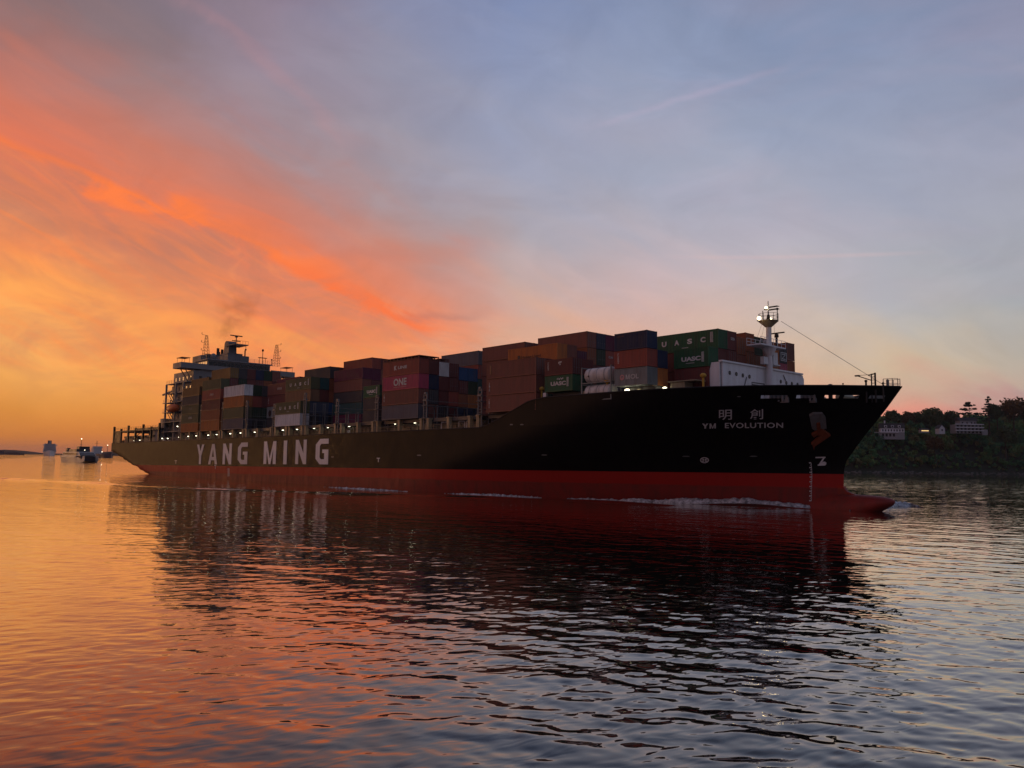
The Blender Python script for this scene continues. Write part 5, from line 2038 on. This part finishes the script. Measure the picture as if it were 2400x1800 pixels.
def bulb_foam():
    rng = np.random.default_rng(4)
    mb = MB()
    N, K = 48, 13
    for i in range(N):
        f = i / (N - 1)
        px = 1992 + (2165 - 1992) * f
        py = np.interp(f, [0, 0.35, 0.62, 0.8, 1.0], [1197, 1193, 1186, 1186, 1191])
        c = on_water(px, py)
        wd = np.interp(f, [0, 0.15, 0.5, 0.75, 1.0], [0.15, 0.5, 1.6, 1.7, 0.2])
        ht = np.interp(f, [0, 0.2, 0.55, 0.7, 0.85, 1.0], [0.1, 0.22, 0.52, 0.60, 0.35, 0.05])
        for k in range(K):
            g = k / (K - 1) * 2 - 1
            z = -0.10 + (ht + 0.10) * max(0.0, 1 - g * g) ** 0.7 * (1 + 0.2 * rng.normal()) if abs(g) < 0.999 else -0.10
            mb.v.append((c.x + 0.25 * g * wd + rng.normal(0, 0.05), c.y + g * wd, z))
    for i in range(N - 1):
        for k in range(K - 1):
            a = i * K + k
            mb.f.append((a, a + 1, a + K + 1, a + K))
    me = mb.mesh('bulb_foam', smooth=True)
    me.materials.append(MATS['foam'])
    link('bulb_foam', me, None, kind='stuff', label='foam pushed ahead of the red bulbous bow', category='foam')


bulb_foam()

# ------------------------------------------------------------------ far bank on the right: hill, wood, houses
paint('hill_soil', (0.022, 0.026, 0.012), 0.9, 0.5, (0.03, 0.03, 0.02), 0.02, var=0)
paint('bank_stone', (0.16, 0.14, 0.12), 0.9, 0.5, (0.07, 0.06, 0.05), 0.3, var=0)
paint('bark', (0.07, 0.05, 0.035), 0.9, 0.3, (0.03, 0.02, 0.02), 0.5)


def leaf_mat(name, tint=None):
    m, n, b, out = new_mat(name)
    if tint is None:
        at_ = n.node('ShaderNodeAttribute')
        at_.attribute_name = 'leaf_tone'
        col = at_.outputs['Color']
    else:
        oi = n.node('ShaderNodeObjectInfo')
        vr = n.mapr(oi.outputs['Random'], 0, 1, 0.75, 1.25)
        col = n.mix(1.0, tint, n.comb(vr, vr, vr), 'MULTIPLY')
    geo = n.node('ShaderNodeNewGeometry')
    nz = n.noise(geo.outputs['Position'], 0.35, 3.0, 0.6)
    v2 = n.mapr(nz, 0.3, 0.7, 0.7, 1.3)
    col = n.mix(1.0, col, n.comb(v2, v2, v2), 'MULTIPLY')
    n.link(col, b.inputs['Base Color'])
    b.inputs['Roughness'].default_value = 0.8
    b.inputs['Specular IOR Level'].default_value = 0.2
    return m


leaf_mat('wood_leaves')
leaf_mat('leaf_dark', (0.048, 0.077, 0.032))
leaf_mat('leaf_mid', (0.072, 0.099, 0.035))
leaf_mat('needle', (0.025, 0.048, 0.028))
leaf_mat('leaf_brown', (0.119, 0.077, 0.031))


def hill_z(X, Y):
    """bank profile: a stony foot, then a steep wooded slope"""
    shore = 800 + (X - 330) * 0.42 * (X > 330) - 0.10 * np.minimum(X - 330, 0)
    d = Y - shore
    top = np.interp(X, [150, 330, 420, 520, 600, 900], [54, 57, 59, 63, 67, 70])
    z = np.where(d < 0, -1.5 + 0.03 * d, np.where(d < 14, -1.5 + d * 0.28, 2.4 + (top - 2.4) * (1 - np.exp(-np.clip(d - 14, 0, None) / 46.0))))
    z = z - np.clip(d - 118, 0, None) * 0.30
    return z + np.where(d > 20, 1.6 * np.sin(X * 0.061) * np.sin(Y * 0.05), 0)


def hillside():
    xs = np.linspace(120, 1150, 130)
    ys = np.concatenate([np.linspace(770, 830, 20), np.linspace(834, 1400, 80)])
    X, Yr = np.meshgrid(xs, ys)
    Y = Yr + np.clip(X - 330, 0, None) * 0.42
    Z = hill_z(X, Y)
    mb = MB()
    mb.v = [(float(a), float(b), float(c)) for a, b, c in zip(X.ravel(), Y.ravel(), Z.ravel())]
    nx = len(xs)
    mb.f = [(j * nx + i, j * nx + i + 1, (j + 1) * nx + i + 1, (j + 1) * nx + i) for j in range(len(ys) - 1) for i in range(nx - 1)]
    me = mb.mesh('hillside', smooth=True)
    me.materials.append(MATS['hill_soil'])
    link('hillside', me, None, kind='structure', label='steep wooded hillside rising from the far bank', category='hill')
    st = MB()
    rng = random.Random(8)
    for k in range(420):
        X_ = rng.uniform(230, 720)
        sh = 800 + max(0, X_ - 330) * 0.42 - 0.10 * min(X_ - 330, 0)
        y = sh + rng.uniform(2, 13)
        r_ = rng.uniform(0.5, 1.4)
        st.ball((X_, y, float(hill_z(np.array(X_), np.array(y))) + 0.1), r_ * 1.3, r_, r_ * 0.7, 6, 4)
    me = st.mesh('stone_revetment')
    me.materials.append(MATS['bank_stone'])
    link('stone_revetment', me, None, kind='stuff', label='rough stones of the embankment along the far shore', category='stones')


hillside()


def crown_quads(rng, cx, cy, cz, rx, ry, rz, n, size, lob=7):
    """leaf clumps spread through several lobes: returns vertices (n*4,3)"""
    lc = []
    for k in range(lob):
        a, b_ = rng.uniform(0, 2 * math.pi), rng.uniform(-0.5, 0.85)
        lc.append((0.55 * math.cos(a) * math.sqrt(max(0, 1 - b_ * b_)), 0.55 * math.sin(a) * math.sqrt(max(0, 1 - b_ * b_)), 0.62 * b_, rng.uniform(0.34, 0.55)))
    lc = np.array(lc)
    w = rng.integers(0, lob, n)
    d = rng.normal(0, 1, (n, 3))
    d /= np.linalg.norm(d, axis=1)[:, None]
    rr = rng.uniform(0.55, 1.05, n)[:, None]
    c = lc[w, :3] + d * rr * lc[w, 3][:, None]
    c = c * np.array([rx, ry, rz]) + np.array([cx, cy, cz])
    nrm = d + rng.normal(0, 0.6, (n, 3))
    nrm /= np.linalg.norm(nrm, axis=1)[:, None]
    t = np.cross(nrm, rng.normal(0, 1, (n, 3)))
    t /= np.linalg.norm(t, axis=1)[:, None]
    b = np.cross(nrm, t)
    s_ = (size * rng.uniform(0.5, 1.25, n))[:, None]
    return np.stack([c + t * s_, c + b * s_ * 0.7, c - t * s_, c - b * s_ * 0.7], 1).reshape(-1, 3)


def quads_mesh(name, V, tones=None):
    me = bpy.data.meshes.new(name)
    n = len(V) // 4
    me.vertices.add(len(V))
    me.vertices.foreach_set('co', V.astype(np.float32).ravel())
    me.loops.add(n * 4)
    me.loops.foreach_set('vertex_index', np.arange(n * 4, dtype=np.int32))
    me.polygons.add(n)
    me.polygons.foreach_set('loop_start', (np.arange(n) * 4).astype(np.int32))
    if tones is not None:
        at_ = me.color_attributes.new('leaf_tone', 'FLOAT_COLOR', 'POINT')
        at_.data.foreach_set('color', np.concatenate([np.repeat(tones, 4, 0), np.ones((n * 4, 1))], 1).astype(np.float32).ravel())
    me.update(calc_edges=True)
    return me


def woodland():
    rng = np.random.default_rng(21)
    V, T = [], []
    tr = MB()
    pal = np.array([[2.5, 3.6, 3.2]]) * np.array([(0.028, 0.050, 0.022), (0.036, 0.056, 0.022), (0.055, 0.056, 0.020), (0.022, 0.042, 0.024), (0.070, 0.048, 0.020), (0.058, 0.066, 0.024)])
    spots = []
    for k in range(760):
        X = rng.uniform(235, 720)
        d = rng.uniform(0, 1) * 150 + 16
        sh = 800 + max(0, X - 330) * 0.42 - 0.10 * min(X - 330, 0)
        spots.append((X, sh + d, rng.uniform(9.5, 15.5) if d > 34 else rng.uniform(5, 10)))
    for k in range(620):                            # the steep lower slope
        X = rng.uniform(235, 720)
        sh = 800 + max(0, X - 330) * 0.42 - 0.10 * min(X - 330, 0)
        spots.append((X, sh + 15 + 46 * rng.uniform(0, 1), rng.uniform(6.5, 11.5)))
    for k in range(170):                            # crest of the hill
        X = rng.uniform(235, 720)
        sh = 800 + max(0, X - 330) * 0.42 - 0.10 * min(X - 330, 0)
        spots.append((X, sh + rng.uniform(96, 132), rng.uniform(11, 17)))
    for k in range(150):                            # bushes along the foot
        X = rng.uniform(235, 720)
        sh = 800 + max(0, X - 330) * 0.42 - 0.10 * min(X - 330, 0)
        spots.append((X, sh + rng.uniform(14, 24), rng.uniform(2.2, 5)))
    for (X, Y, h) in spots:
        if any(abs(X - hx_) < 15 and -26 < Y - hy_ < 7 for hx_, hy_ in HOUSE_SPOTS) and h > 5:
            h = 4.2
        z = float(hill_z(np.array(X), np.array(Y)))
        n = int(60 + h * 20)
        r_ = h * rng.uniform(0.36, 0.46)
        V.append(crown_quads(rng, X, Y, z + h * 0.60, r_, r_, h * 0.44, n, 0.45 + h * 0.045, 7))
        c = pal[rng.integers(0, len(pal))] * rng.uniform(0.75, 1.2)
        T.append(np.repeat(c[None], n, 0) * rng.uniform(0.7, 1.3, (n, 1)))
        tr.tube((X, Y, z - 0.5), (X, Y, z + h * 0.6), h * 0.022, 4, h * 0.01)
    me = quads_mesh('woodland', np.concatenate(V), np.concatenate(T))
    me.materials.append(MATS['wood_leaves'])
    o = link('woodland', me, None, kind='stuff', label='dense dark autumn wood covering the far hillside', category='wood')
    tm = tr.mesh('woodland_trunks', recalc=False)
    tm.materials.append(MATS['bark'])
    link('trunks', tm, o, kind='stuff')


H1 = at(2092, 1010, 862)
H2 = at(2272, 1003, 905)
H3 = at(2208, 1004, 885)
HOUSE_SPOTS = [(H1.x, H1.y), (H2.x, H2.y), (H3.x, H3.y)]
woodland()


def sky_tree(name, lab, px, ytop, Y, h, kind, mat, wr=0.40):
    p = at(px, ytop, Y)
    zb = float(hill_z(np.array(p.x), np.array(p.y)))
    h = min(max(p.z - zb, h * 0.75), h * 1.5)
    zb = p.z - h
    root = empty(name, Matrix.Translation((p.x, p.y, zb)), label=lab, category='tree', group='trees on the skyline of the far hill')
    rng = np.random.default_rng(int(px) * 7 + 1)
    tm = MB()
    tm.tube((0, 0, -6), (0, 0, h * 0.9), h * 0.026, 6, h * 0.006)
    if kind == 'round':
        for k in range(7):
            a = rng.uniform(0, 6.28)
            z0 = h * rng.uniform(0.3, 0.55)
            tm.tube((0, 0, z0), (math.cos(a) * h * 0.22, math.sin(a) * h * 0.22, z0 + h * 0.22), h * 0.010, 4, h * 0.004)
        V = crown_quads(rng, 0, 0, h * 0.62, h * wr, h * wr, h * 0.42, 2200, h * 0.044, 16)
    elif kind == 'cedar':                      # flat tiers on a bare trunk
        Vs = []
        for k, (f, r_) in enumerate(((0.42, 0.50), (0.60, 0.62), (0.76, 0.50), (0.90, 0.34), (0.98, 0.18))):
            for j in range(5):
                a = rng.uniform(0, 6.28)
                q = r_ * h * 0.52
                tm.tube((0, 0, h * (f - 0.05)), (math.cos(a) * q, math.sin(a) * q, h * f), h * 0.008, 4, h * 0.003)
                Vs.append(crown_quads(rng, math.cos(a) * q * 0.8, math.sin(a) * q * 0.8, h * f, q * 0.55, q * 0.55, h * 0.045, 90, h * 0.030, 4))
        V = np.concatenate(Vs)
    else:                                      # spire conifer with open whorls
        Vs = []
        for k in range(11):
            f = 0.30 + 0.68 * k / 10
            r_ = h * (0.30 * (1 - (f - 0.3) / 0.75) + 0.02) * (1 if k % 2 else 0.75)
            for j in range(5):
                a = rng.uniform(0, 6.28)
                tm.tube((0, 0, h * f), (math.cos(a) * r_, math.sin(a) * r_, h * (f - 0.03)), h * 0.006, 3, h * 0.002)
                Vs.append(crown_quads(rng, math.cos(a) * r_ * 0.6, math.sin(a) * r_ * 0.6, h * (f - 0.01), r_ * 0.5, r_ * 0.5, h * 0.03, 26, h * 0.026, 3))
        V = np.concatenate(Vs)
    tm.build('trunk', 'bark', root)
    me = quads_mesh('crown', V)
    me.materials.append(MATS[mat])
    link('crown', me, root)


for args in [
    ('broadleaf_tree', 'broad dark round tree on the skyline just right of the bow', 2091, 961, 915, 17, 'round', 'leaf_dark', 0.38),
    ('broadleaf_tree', 'low bushy tree above the white house with three dormers', 2126, 965, 925, 15, 'round', 'leaf_brown', 0.42),
    ('broadleaf_tree', 'small pointed tree in the dip between two round crowns', 2147, 963, 930, 14, 'round', 'leaf_dark', 0.30),
    ('broadleaf_tree', 'wide dome-crowned dark tree left of the flat-topped cedar', 2182, 955, 930, 20, 'round', 'leaf_mid', 0.50),
    ('broadleaf_tree', 'round tree at the right foot of the wide dome-crowned one', 2228, 961, 935, 16, 'round', 'leaf_dark', 0.40),
    ('cedar_tree', 'flat-topped cedar with layered branches above the terraced house', 2271, 944, 935, 21, 'cedar', 'needle', 0.5),
    ('conifer_tree', 'tall ragged conifer standing highest beside the cedar', 2316, 929, 940, 26, 'spire', 'needle', 0.4),
    ('broadleaf_tree', 'dark tree behind the foot of the tall ragged conifer', 2336, 946, 945, 17, 'round', 'leaf_dark', 0.45),
    ('broadleaf_tree', 'largest brownish dome-crowned tree at the right edge', 2374, 934, 940, 24, 'round', 'leaf_brown', 0.50),
    ('broadleaf_tree', 'dark crown cut by the right edge of the picture', 2415, 944, 940, 20, 'round', 'leaf_dark', 0.45),
    ('broadleaf_tree', 'yellow-brown autumn tree halfway up the slope below the houses', 2190, 1022, 850, 14, 'round', 'leaf_brown', 0.46),
    ('broadleaf_tree', 'tall dark tree on the slope at the far right', 2355, 1000, 880, 19, 'round', 'leaf_dark', 0.42),
]:
    sky_tree(*args)

paint('house_white', (0.62, 0.62, 0.64), 0.7, 0.2, (0.3, 0.3, 0.3), 0.2)
paint('house_grey', (0.34, 0.33, 0.34), 0.7, 0.25, (0.2, 0.2, 0.2), 0.2)
paint('roof_dark', (0.035, 0.033, 0.036), 0.7, 0.3, (0.05, 0.045, 0.04), 0.2)


def hpart(root, name, mat, *boxes):
    mb = MB()
    for b_ in boxes:
        mb.box(*b_)
    return mb.build(name, mat, root)


def house1():
    z0 = float(hill_z(np.array(H1.x), np.array(H1.y)))
    zb = at(2092, 1013, 862).z
    root = empty('villa', Matrix.Translation((H1.x, H1.y, zb)) @ Matrix.Rotation(-0.25, 4, 'Z'), label='white villa with three dormer windows on the wooded slope', category='house')
    hpart(root, 'wall', 'house_white', (-11.5, 11.5, 0, 11, 0.01, 4.2))
    hpart(root, 'lower_wall', 'house_grey', (-13, 4, -3, 0.0, -7.5, -0.6), (-13, 11.5, 0.005, 11, -7.5, 0.0))
    hpart(root, 'terrace', 'house_white', (-18, 5, -4.5, -0.02, -0.55, -0.15))
    rf = MB().prism([(-0.6, 4.25), (11.6, 4.25), (8.2, 9.4), (2.8, 9.4)], 0, -12.2, 12.2).build('roof', 'roof_dark', root)
    for x in (-6.6, 0.0, 6.6):
        d = MB().box(x - 1.3, x + 1.3, -0.2, 3.4, 4.9, 7.3).build('dormer', 'house_white', rf)
        MB().box(x - 0.8, x + 0.8, -0.28, -0.18, 5.3, 6.8).build('pane', 'glass', d)
    MB().box(-7.2, -6.0, 4.6, 5.8, 9.0, 12.4).build('chimney', 'house_white', rf)
    for x in np.linspace(-10, 9.2, 8):
        MB().box(x, x + 1.2, -0.08, 0.06, 0.9, 3.0).build('window', 'glass', root)
    for x in (-11, -7.5, -4, -0.5):
        MB().box(x, x + 2.2, -3.08, -2.94, -4.6, -1.6).build('window', 'glass', root)


def house2():
    zb = at(2272, 1003, 905).z
    root = empty('terraced_house', Matrix.Translation((H2.x, H2.y, zb - 6)), label='pale three-storey house with long balconies below the cedar', category='house')
    hpart(root, 'wall', 'house_grey', (-15, 14, 0, 12, 0, 9.8), (-9, 9, 2, 12, 9.8, 14.0))
    rf = MB().prism([(1.2, 14.0), (13, 14.0), (10, 17.6), (4, 17.6)], 0, -10.5, 10.5).build('roof', 'roof_dark', root)
    for k, z in enumerate((0.0, 3.4, 6.8)):
        b_ = hpart(root, 'balcony', 'house_white', (-16.5, 15, -2.2, -0.02, z + 2.6, z + 2.8), (-16.5, 15, -2.2, -2.05, z + 2.8, z + 3.6))
        for x in np.linspace(-13.8, 11, 7):
            MB().box(x, x + 2.1, -0.1, 0.08, z + 0.3, z + 2.4).build('window', 'glass', root)
    for x in (-7, -2, 3, 6.5):
        MB().box(x, x + 1.5, 1.9, 2.06, 10.6, 12.8).build('window', 'glass', root)
    MB().box(14.02, 20, 0, 9, -1.5, 4.5).build('garage', 'house_grey', root)


def house3():
    zb = at(2208, 1006, 885).z
    root = empty('cottage', Matrix.Translation((H3.x, H3.y, zb - 5)), label='small white gable-ended cottage half hidden between the two larger houses', category='house')
    MB().prism([(-3, 0), (3, 0), (3, 6), (0, 9.4), (-3, 6)], 1, 0, 9).build('wall', 'house_white', root)
    MB().prism([(-3.6, 5.6), (0, 9.6), (3.6, 5.6), (3.6, 6.0), (0, 10.0), (-3.6, 6.0)], 1, -0.3, 9.3).build('roof', 'roof_dark', root)
    MB().box(-0.7, 0.7, -0.08, 0.06, 3.0, 5.0).build('window', 'glass', root)
    q = at(2168, 1008, 880)
    r2 = empty('summerhouse', Matrix.Translation((q.x, q.y, q.z - 3)), label='low summerhouse with a glowing yellow window strip below the skyline trees', category='house')
    MB().box(-4.5, 4.5, 0, 5, 0, 3.4).build('wall', 'house_grey', r2)
    MB().prism([(-0.6, 3.4), (5.6, 3.4), (2.5, 5.0)], 0, -5, 5).build('roof', 'roof_dark', r2)
    MB().box(-3.8, 3.8, -0.08, 0.06, 1.9, 2.7).build('window', 'window_lit', r2)


house1()
house2()
house3()

# ------------------------------------------------------------------ vessels and shore down-river on the left
paint('far_white', (0.62, 0.60, 0.60), 0.6, 0.15, (0.3, 0.3, 0.3), 0.05)
paint('far_hull', (0.05, 0.045, 0.06), 0.6, 0.2, (0.05, 0.05, 0.05), 0.1)
paint('ferry_white', (0.52, 0.50, 0.44), 0.4, 0.15, (0.3, 0.2, 0.15), 0.1)
paint('ferry_dark', (0.030, 0.016, 0.018), 0.45, 0.2, (0.05, 0.03, 0.03), 0.1)
paint('ferry_blue', (0.05, 0.06, 0.09), 0.4, 0.2, (0.05, 0.05, 0.05), 0.1)


def oriented(p, heading):
    """x axis points along heading (radians from +Y, clockwise)"""
    return Matrix.Translation(p) @ Matrix.Rotation(math.pi / 2 - heading, 4, 'Z')


def ferry():
    p = on_water(186, 1083)
    root = empty('catamaran_ferry', oriented(p, math.radians(137)), label='fast catamaran ferry with dark bow heading towards the viewer', category='ferry')
    hl = MB()
    for sgn in (-1, 1):
        y = sgn * 4.6
        secs = []
        for x, hw, zb, zt in ((-26, 1.7, -0.6, 3.4), (-8, 1.9, -0.6, 3.4), (12, 1.7, -0.6, 3.6), (22, 1.0, -0.5, 4.1), (28.5, 0.12, 1.2, 4.8)):
            secs.append([(x, y - hw * 0.6, zb), (x, y + hw * 0.6, zb), (x, y + hw, zt), (x, y - hw, zt)])
        o = len(hl.v)
        for s4 in secs:
            hl.v += s4
        for i in range(4):
            for j in range(4):
                a, b_ = o + i * 4 + j, o + i * 4 + (j + 1) % 4
                hl.f.append((a, b_, b_ + 4, a + 4))
        hl.f += [(o, o + 1, o + 2, o + 3), (o + 16, o + 17, o + 18, o + 19)]
    hl.build('hull', 'ferry_white', root)
    bw_ = MB()
    bw_.prism([(-4.6, 0.9), (4.6, 0.9), (6.2, 4.4), (-6.2, 4.4)], 0, 14, 24.0)
    bw_.build('bow_ramp', 'ferry_dark', root)
    MB().box(-25.5, 13.9, -6.6, 6.6, 3.42, 4.6).build('main_deck', 'ferry_white', root)
    cab = MB()
    cab.v = [(-22, -6.2, 4.61), (21, -5.6, 4.61), (21, 5.6, 4.61), (-22, 6.2, 4.61), (-22, -5.9, 7.6), (15.5, -5.2, 7.6), (15.5, 5.2, 7.6), (-22, 5.9, 7.6)]
    cab.f = [(0, 3, 2, 1), (4, 5, 6, 7), (0, 1, 5, 4), (1, 2, 6, 5), (2, 3, 7, 6), (3, 0, 4, 7)]
    cb = cab.build('saloon', 'ferry_white', root)
    wn = MB()
    wn.v = [(21.05, -4.9, 5.2), (21.05, 4.9, 5.2), (16.3, 4.6, 7.25), (16.3, -4.6, 7.25), (20.3, -5.3, 5.15), (20.3, 5.3, 5.15), (15.8, 5.0, 7.2), (15.8, -5.0, 7.2)]
    wn.f = [(0, 1, 2, 3), (7, 6, 5, 4), (0, 4, 5, 1), (3, 2, 6, 7), (0, 3, 7, 4), (1, 5, 6, 2)]
    wn.build('front_window', 'glass', cb)
    for sgn in (-1, 1):
        for k in range(8):
            x = -20 + k * 4.3
            MB().box(x, x + 3.3, sgn * 6.02 - 0.1, sgn * 6.02 + 0.1, 5.4, 6.7).build('window', 'glass', cb)
    MB().box(-14, 8, -4.6, 4.6, 7.61, 9.6).build('upper_deck', 'ferry_blue', root)
    wh_ = MB().box(4, 10.5, -3.6, 3.6, 9.61, 11.6).build('wheelhouse', 'ferry_blue', root)
    MB().box(10.45, 10.6, -3.2, 3.2, 10.2, 11.3).build('window', 'glass', wh_)
    mt = MB()
    mt.tube((2, 0, 9.6), (2, 0, 17.0), 0.16, 6)
    mt.tube((2, -1.5, 13.5), (2, 1.5, 13.5), 0.08, 4)
    mt.tube((-6, 2, 9.6), (-6, 2, 13.5), 0.10, 4)
    mo_ = mt.build('mast', 'far_hull', root)
    MB().ball((2, 0, 17.3), 0.28, 0.28, 0.28).build('mast_lamp', 'far_lamp', mo_)
    MB().ball((9.2, 0.6, 9.0), 0.22, 0.22, 0.22).build('mast_lamp', 'far_lamp', mo_)
    for sgn in (-1, 1):
        MB().box(-17, -13, sgn * 4.2 - 1.1, sgn * 4.2 + 1.1, 7.61, 10.4).build('funnel', 'ferry_blue', root)


ferry()


def cruise():
    p = on_water(115, 1067.9)
    root = empty('cruise_ship', oriented(p, math.radians(150)), label='large pale cruise ship far off on the horizon, bow on', category='ship')
    hl = MB()
    secs = [(-110, 16, 12), (70, 16, 12), (105, 9, 13), (128, 0.4, 15)]
    for x, hw, zt in secs:
        hl.v += [(x, -hw * 0.75, -0.5), (x, hw * 0.75, -0.5), (x, hw, zt), (x, -hw, zt)]
    for i in range(3):
        for j in range(4):
            a, b_ = i * 4 + j, i * 4 + (j + 1) % 4
            hl.f.append((a, b_, b_ + 4, a + 4))
    hl.f += [(0, 1, 2, 3), (12, 13, 14, 15)]
    hl.build('hull', 'far_white', root)
    for k in range(8):
        z = 12.05 + k * 2.85
        o = MB().box(-105 + k * 2, 88 - k * 4.5, -16.2 + 0.35 * k, 16.2 - 0.35 * k, z, z + 2.55).build('deck_tier', 'far_white', root)
        MB().box(88 - k * 4.5 + 0.02, 88 - k * 4.5 + 0.2, -14.5 + 0.35 * k, 14.5 - 0.35 * k, z + 0.9, z + 1.9).build('window_band', 'glass', o)
    MB().box(40, 52, -18.5, 18.5, 29.2, 31.8).build('bridge_wing', 'far_white', root)
    MB().prism([(-60, 34.9), (-38, 34.9), (-42, 45), (-58, 45)], 1, -5, 5).build('funnel', 'far_hull', root)
    MB().tube((30, 0, 34.8), (30, 0, 43), 0.8, 6).build('mast', 'far_white', root)


cruise()


def coaster():
    p = on_water(240, 1073)
    root = empty('coastal_tanker', oriented(p, math.radians(140)), label='hazy dark vessel with tall mast half hidden behind the ferry', category='ship')
    hl = MB()
    for x, hw, zt in ((-55, 8, 7), (40, 8, 7), (55, 0.4, 9)):
        hl.v += [(x, -hw * 0.8, -0.5), (x, hw * 0.8, -0.5), (x, hw, zt), (x, -hw, zt)]
    for i in range(2):
        for j in range(4):
            a, b_ = i * 4 + j, i * 4 + (j + 1) % 4
            hl.f.append((a, b_, b_ + 4, a + 4))
    hl.f += [(0, 1, 2, 3), (8, 9, 10, 11)]
    hl.build('hull', 'far_hull', root)
    MB().box(-52, -36, -7, 7, 7.02, 18).build('deckhouse', 'far_white', root)
    MB().box(-40, -35, -8, 8, 18.02, 20.5).build('bridge', 'far_white', root)
    mt = MB()
    mt.tube((-44, 0, 20.5), (-44, 0, 31), 0.5, 6)
    mt.tube((-44, -3.5, 26), (-44, 3.5, 26), 0.25, 4)
    mt.tube((30, 0, 7), (30, 0, 22), 0.4, 6)
    mt.build('mast', 'far_hull', root)
    lp = MB()
    for (x, y, z) in ((30, 0, 22.4), (20, -6, 10.5)):
        lp.ball((x, y, z), 0.55, 0.55, 0.55)
    lp.build('mast_lamp', 'far_lamp', root)


coaster()


def far_shore(name, lab, pxs, Y, seed):
    """low wooded shore far down-river: crest heights follow a rough profile"""
    rng = np.random.default_rng(seed)
    mb = MB()
    P = []
    for (px, dy) in pxs:
        q = at(px, 1061.6 + 0.0166 * px - dy, Y)
        P.append((q.x, max(0.5, q.z - CAM_H * 0)))
    xs = np.linspace(P[0][0], P[-1][0], 220)
    zs = np.interp(xs, [a for a, _ in P], [b for _, b in P])
    zs = zs * (1 + 0.10 * np.convolve(rng.normal(0, 1, 224), np.ones(5) / 3, 'same')[2:-2])
    prof = [(-40, -2), (-10, 0.55), (20, 0.9), (60, 1.0), (200, 0.8), (420, -2)]
    for i in range(len(xs)):
        for (dy, f) in prof:
            mb.v.append((float(xs[i]), Y + dy, float(zs[i]) * f if f > 0 else -2.0))
    K = len(prof)
    for i in range(len(xs) - 1):
        for k in range(K - 1):
            a = i * K + k
            mb.f.append((a, a + K, a + K + 1, a + 1))
    me = mb.mesh(name)
    me.materials.append(MATS['hill_soil'])
    link(name, me, None, kind='structure', label=lab, category='shore')


far_shore('distant_shore', 'low hazy shore on the horizon at the far left', [(-260, 5), (-80, 8), (0, 8.5), (22, 7.5), (40, 4), (60, 1.5), (160, 1), (180, 4), (235, 7), (258, 9), (300, 10), (420, 12), (700, 16)], 4600, 3)


def barge():
    p = on_water(24, 1066)
    root = empty('river_barge', oriented(p, math.radians(100)), label='tiny dark barge under the far left shore', category='boat')
    MB().prism([(-45, 0.1), (45, 0.1), (48, 5), (-46, 5)], 1, -6, 6).build('hull', 'far_hull', root)
    MB().box(-40, -26, -4, 4, 5.01, 13).build('wheelhouse', 'far_hull', root)
    MB().box(-10, 30, -5, 5, 5.01, 8).build('cargo_cover', 'far_hull', root)


barge()

# ------------------------------------------------------------------ evening haze over the river
def haze():
    m = bpy.data.materials.new('haze')
    m.use_nodes = True
    t = m.node_tree
    t.nodes.clear()
    n = NT(t)
    out = n.node('ShaderNodeOutputMaterial')
    v = n.node('ShaderNodeVolumePrincipled')
    v.inputs['Color'].default_value = (0.86, 0.80, 0.80, 1)
    v.inputs['Density'].default_value = 0.00004
    v.inputs['Anisotropy'].default_value = 0.3
    n.link(v.outputs[0], out.inputs['Volume'])
    mb = MB().box(-13800, 13800, -13800, 13800, -12, 112)
    me = mb.mesh('haze')
    me.materials.append(m)
    link('haze', me, None, kind='stuff', label='thin evening haze over the river', category='haze')


haze()
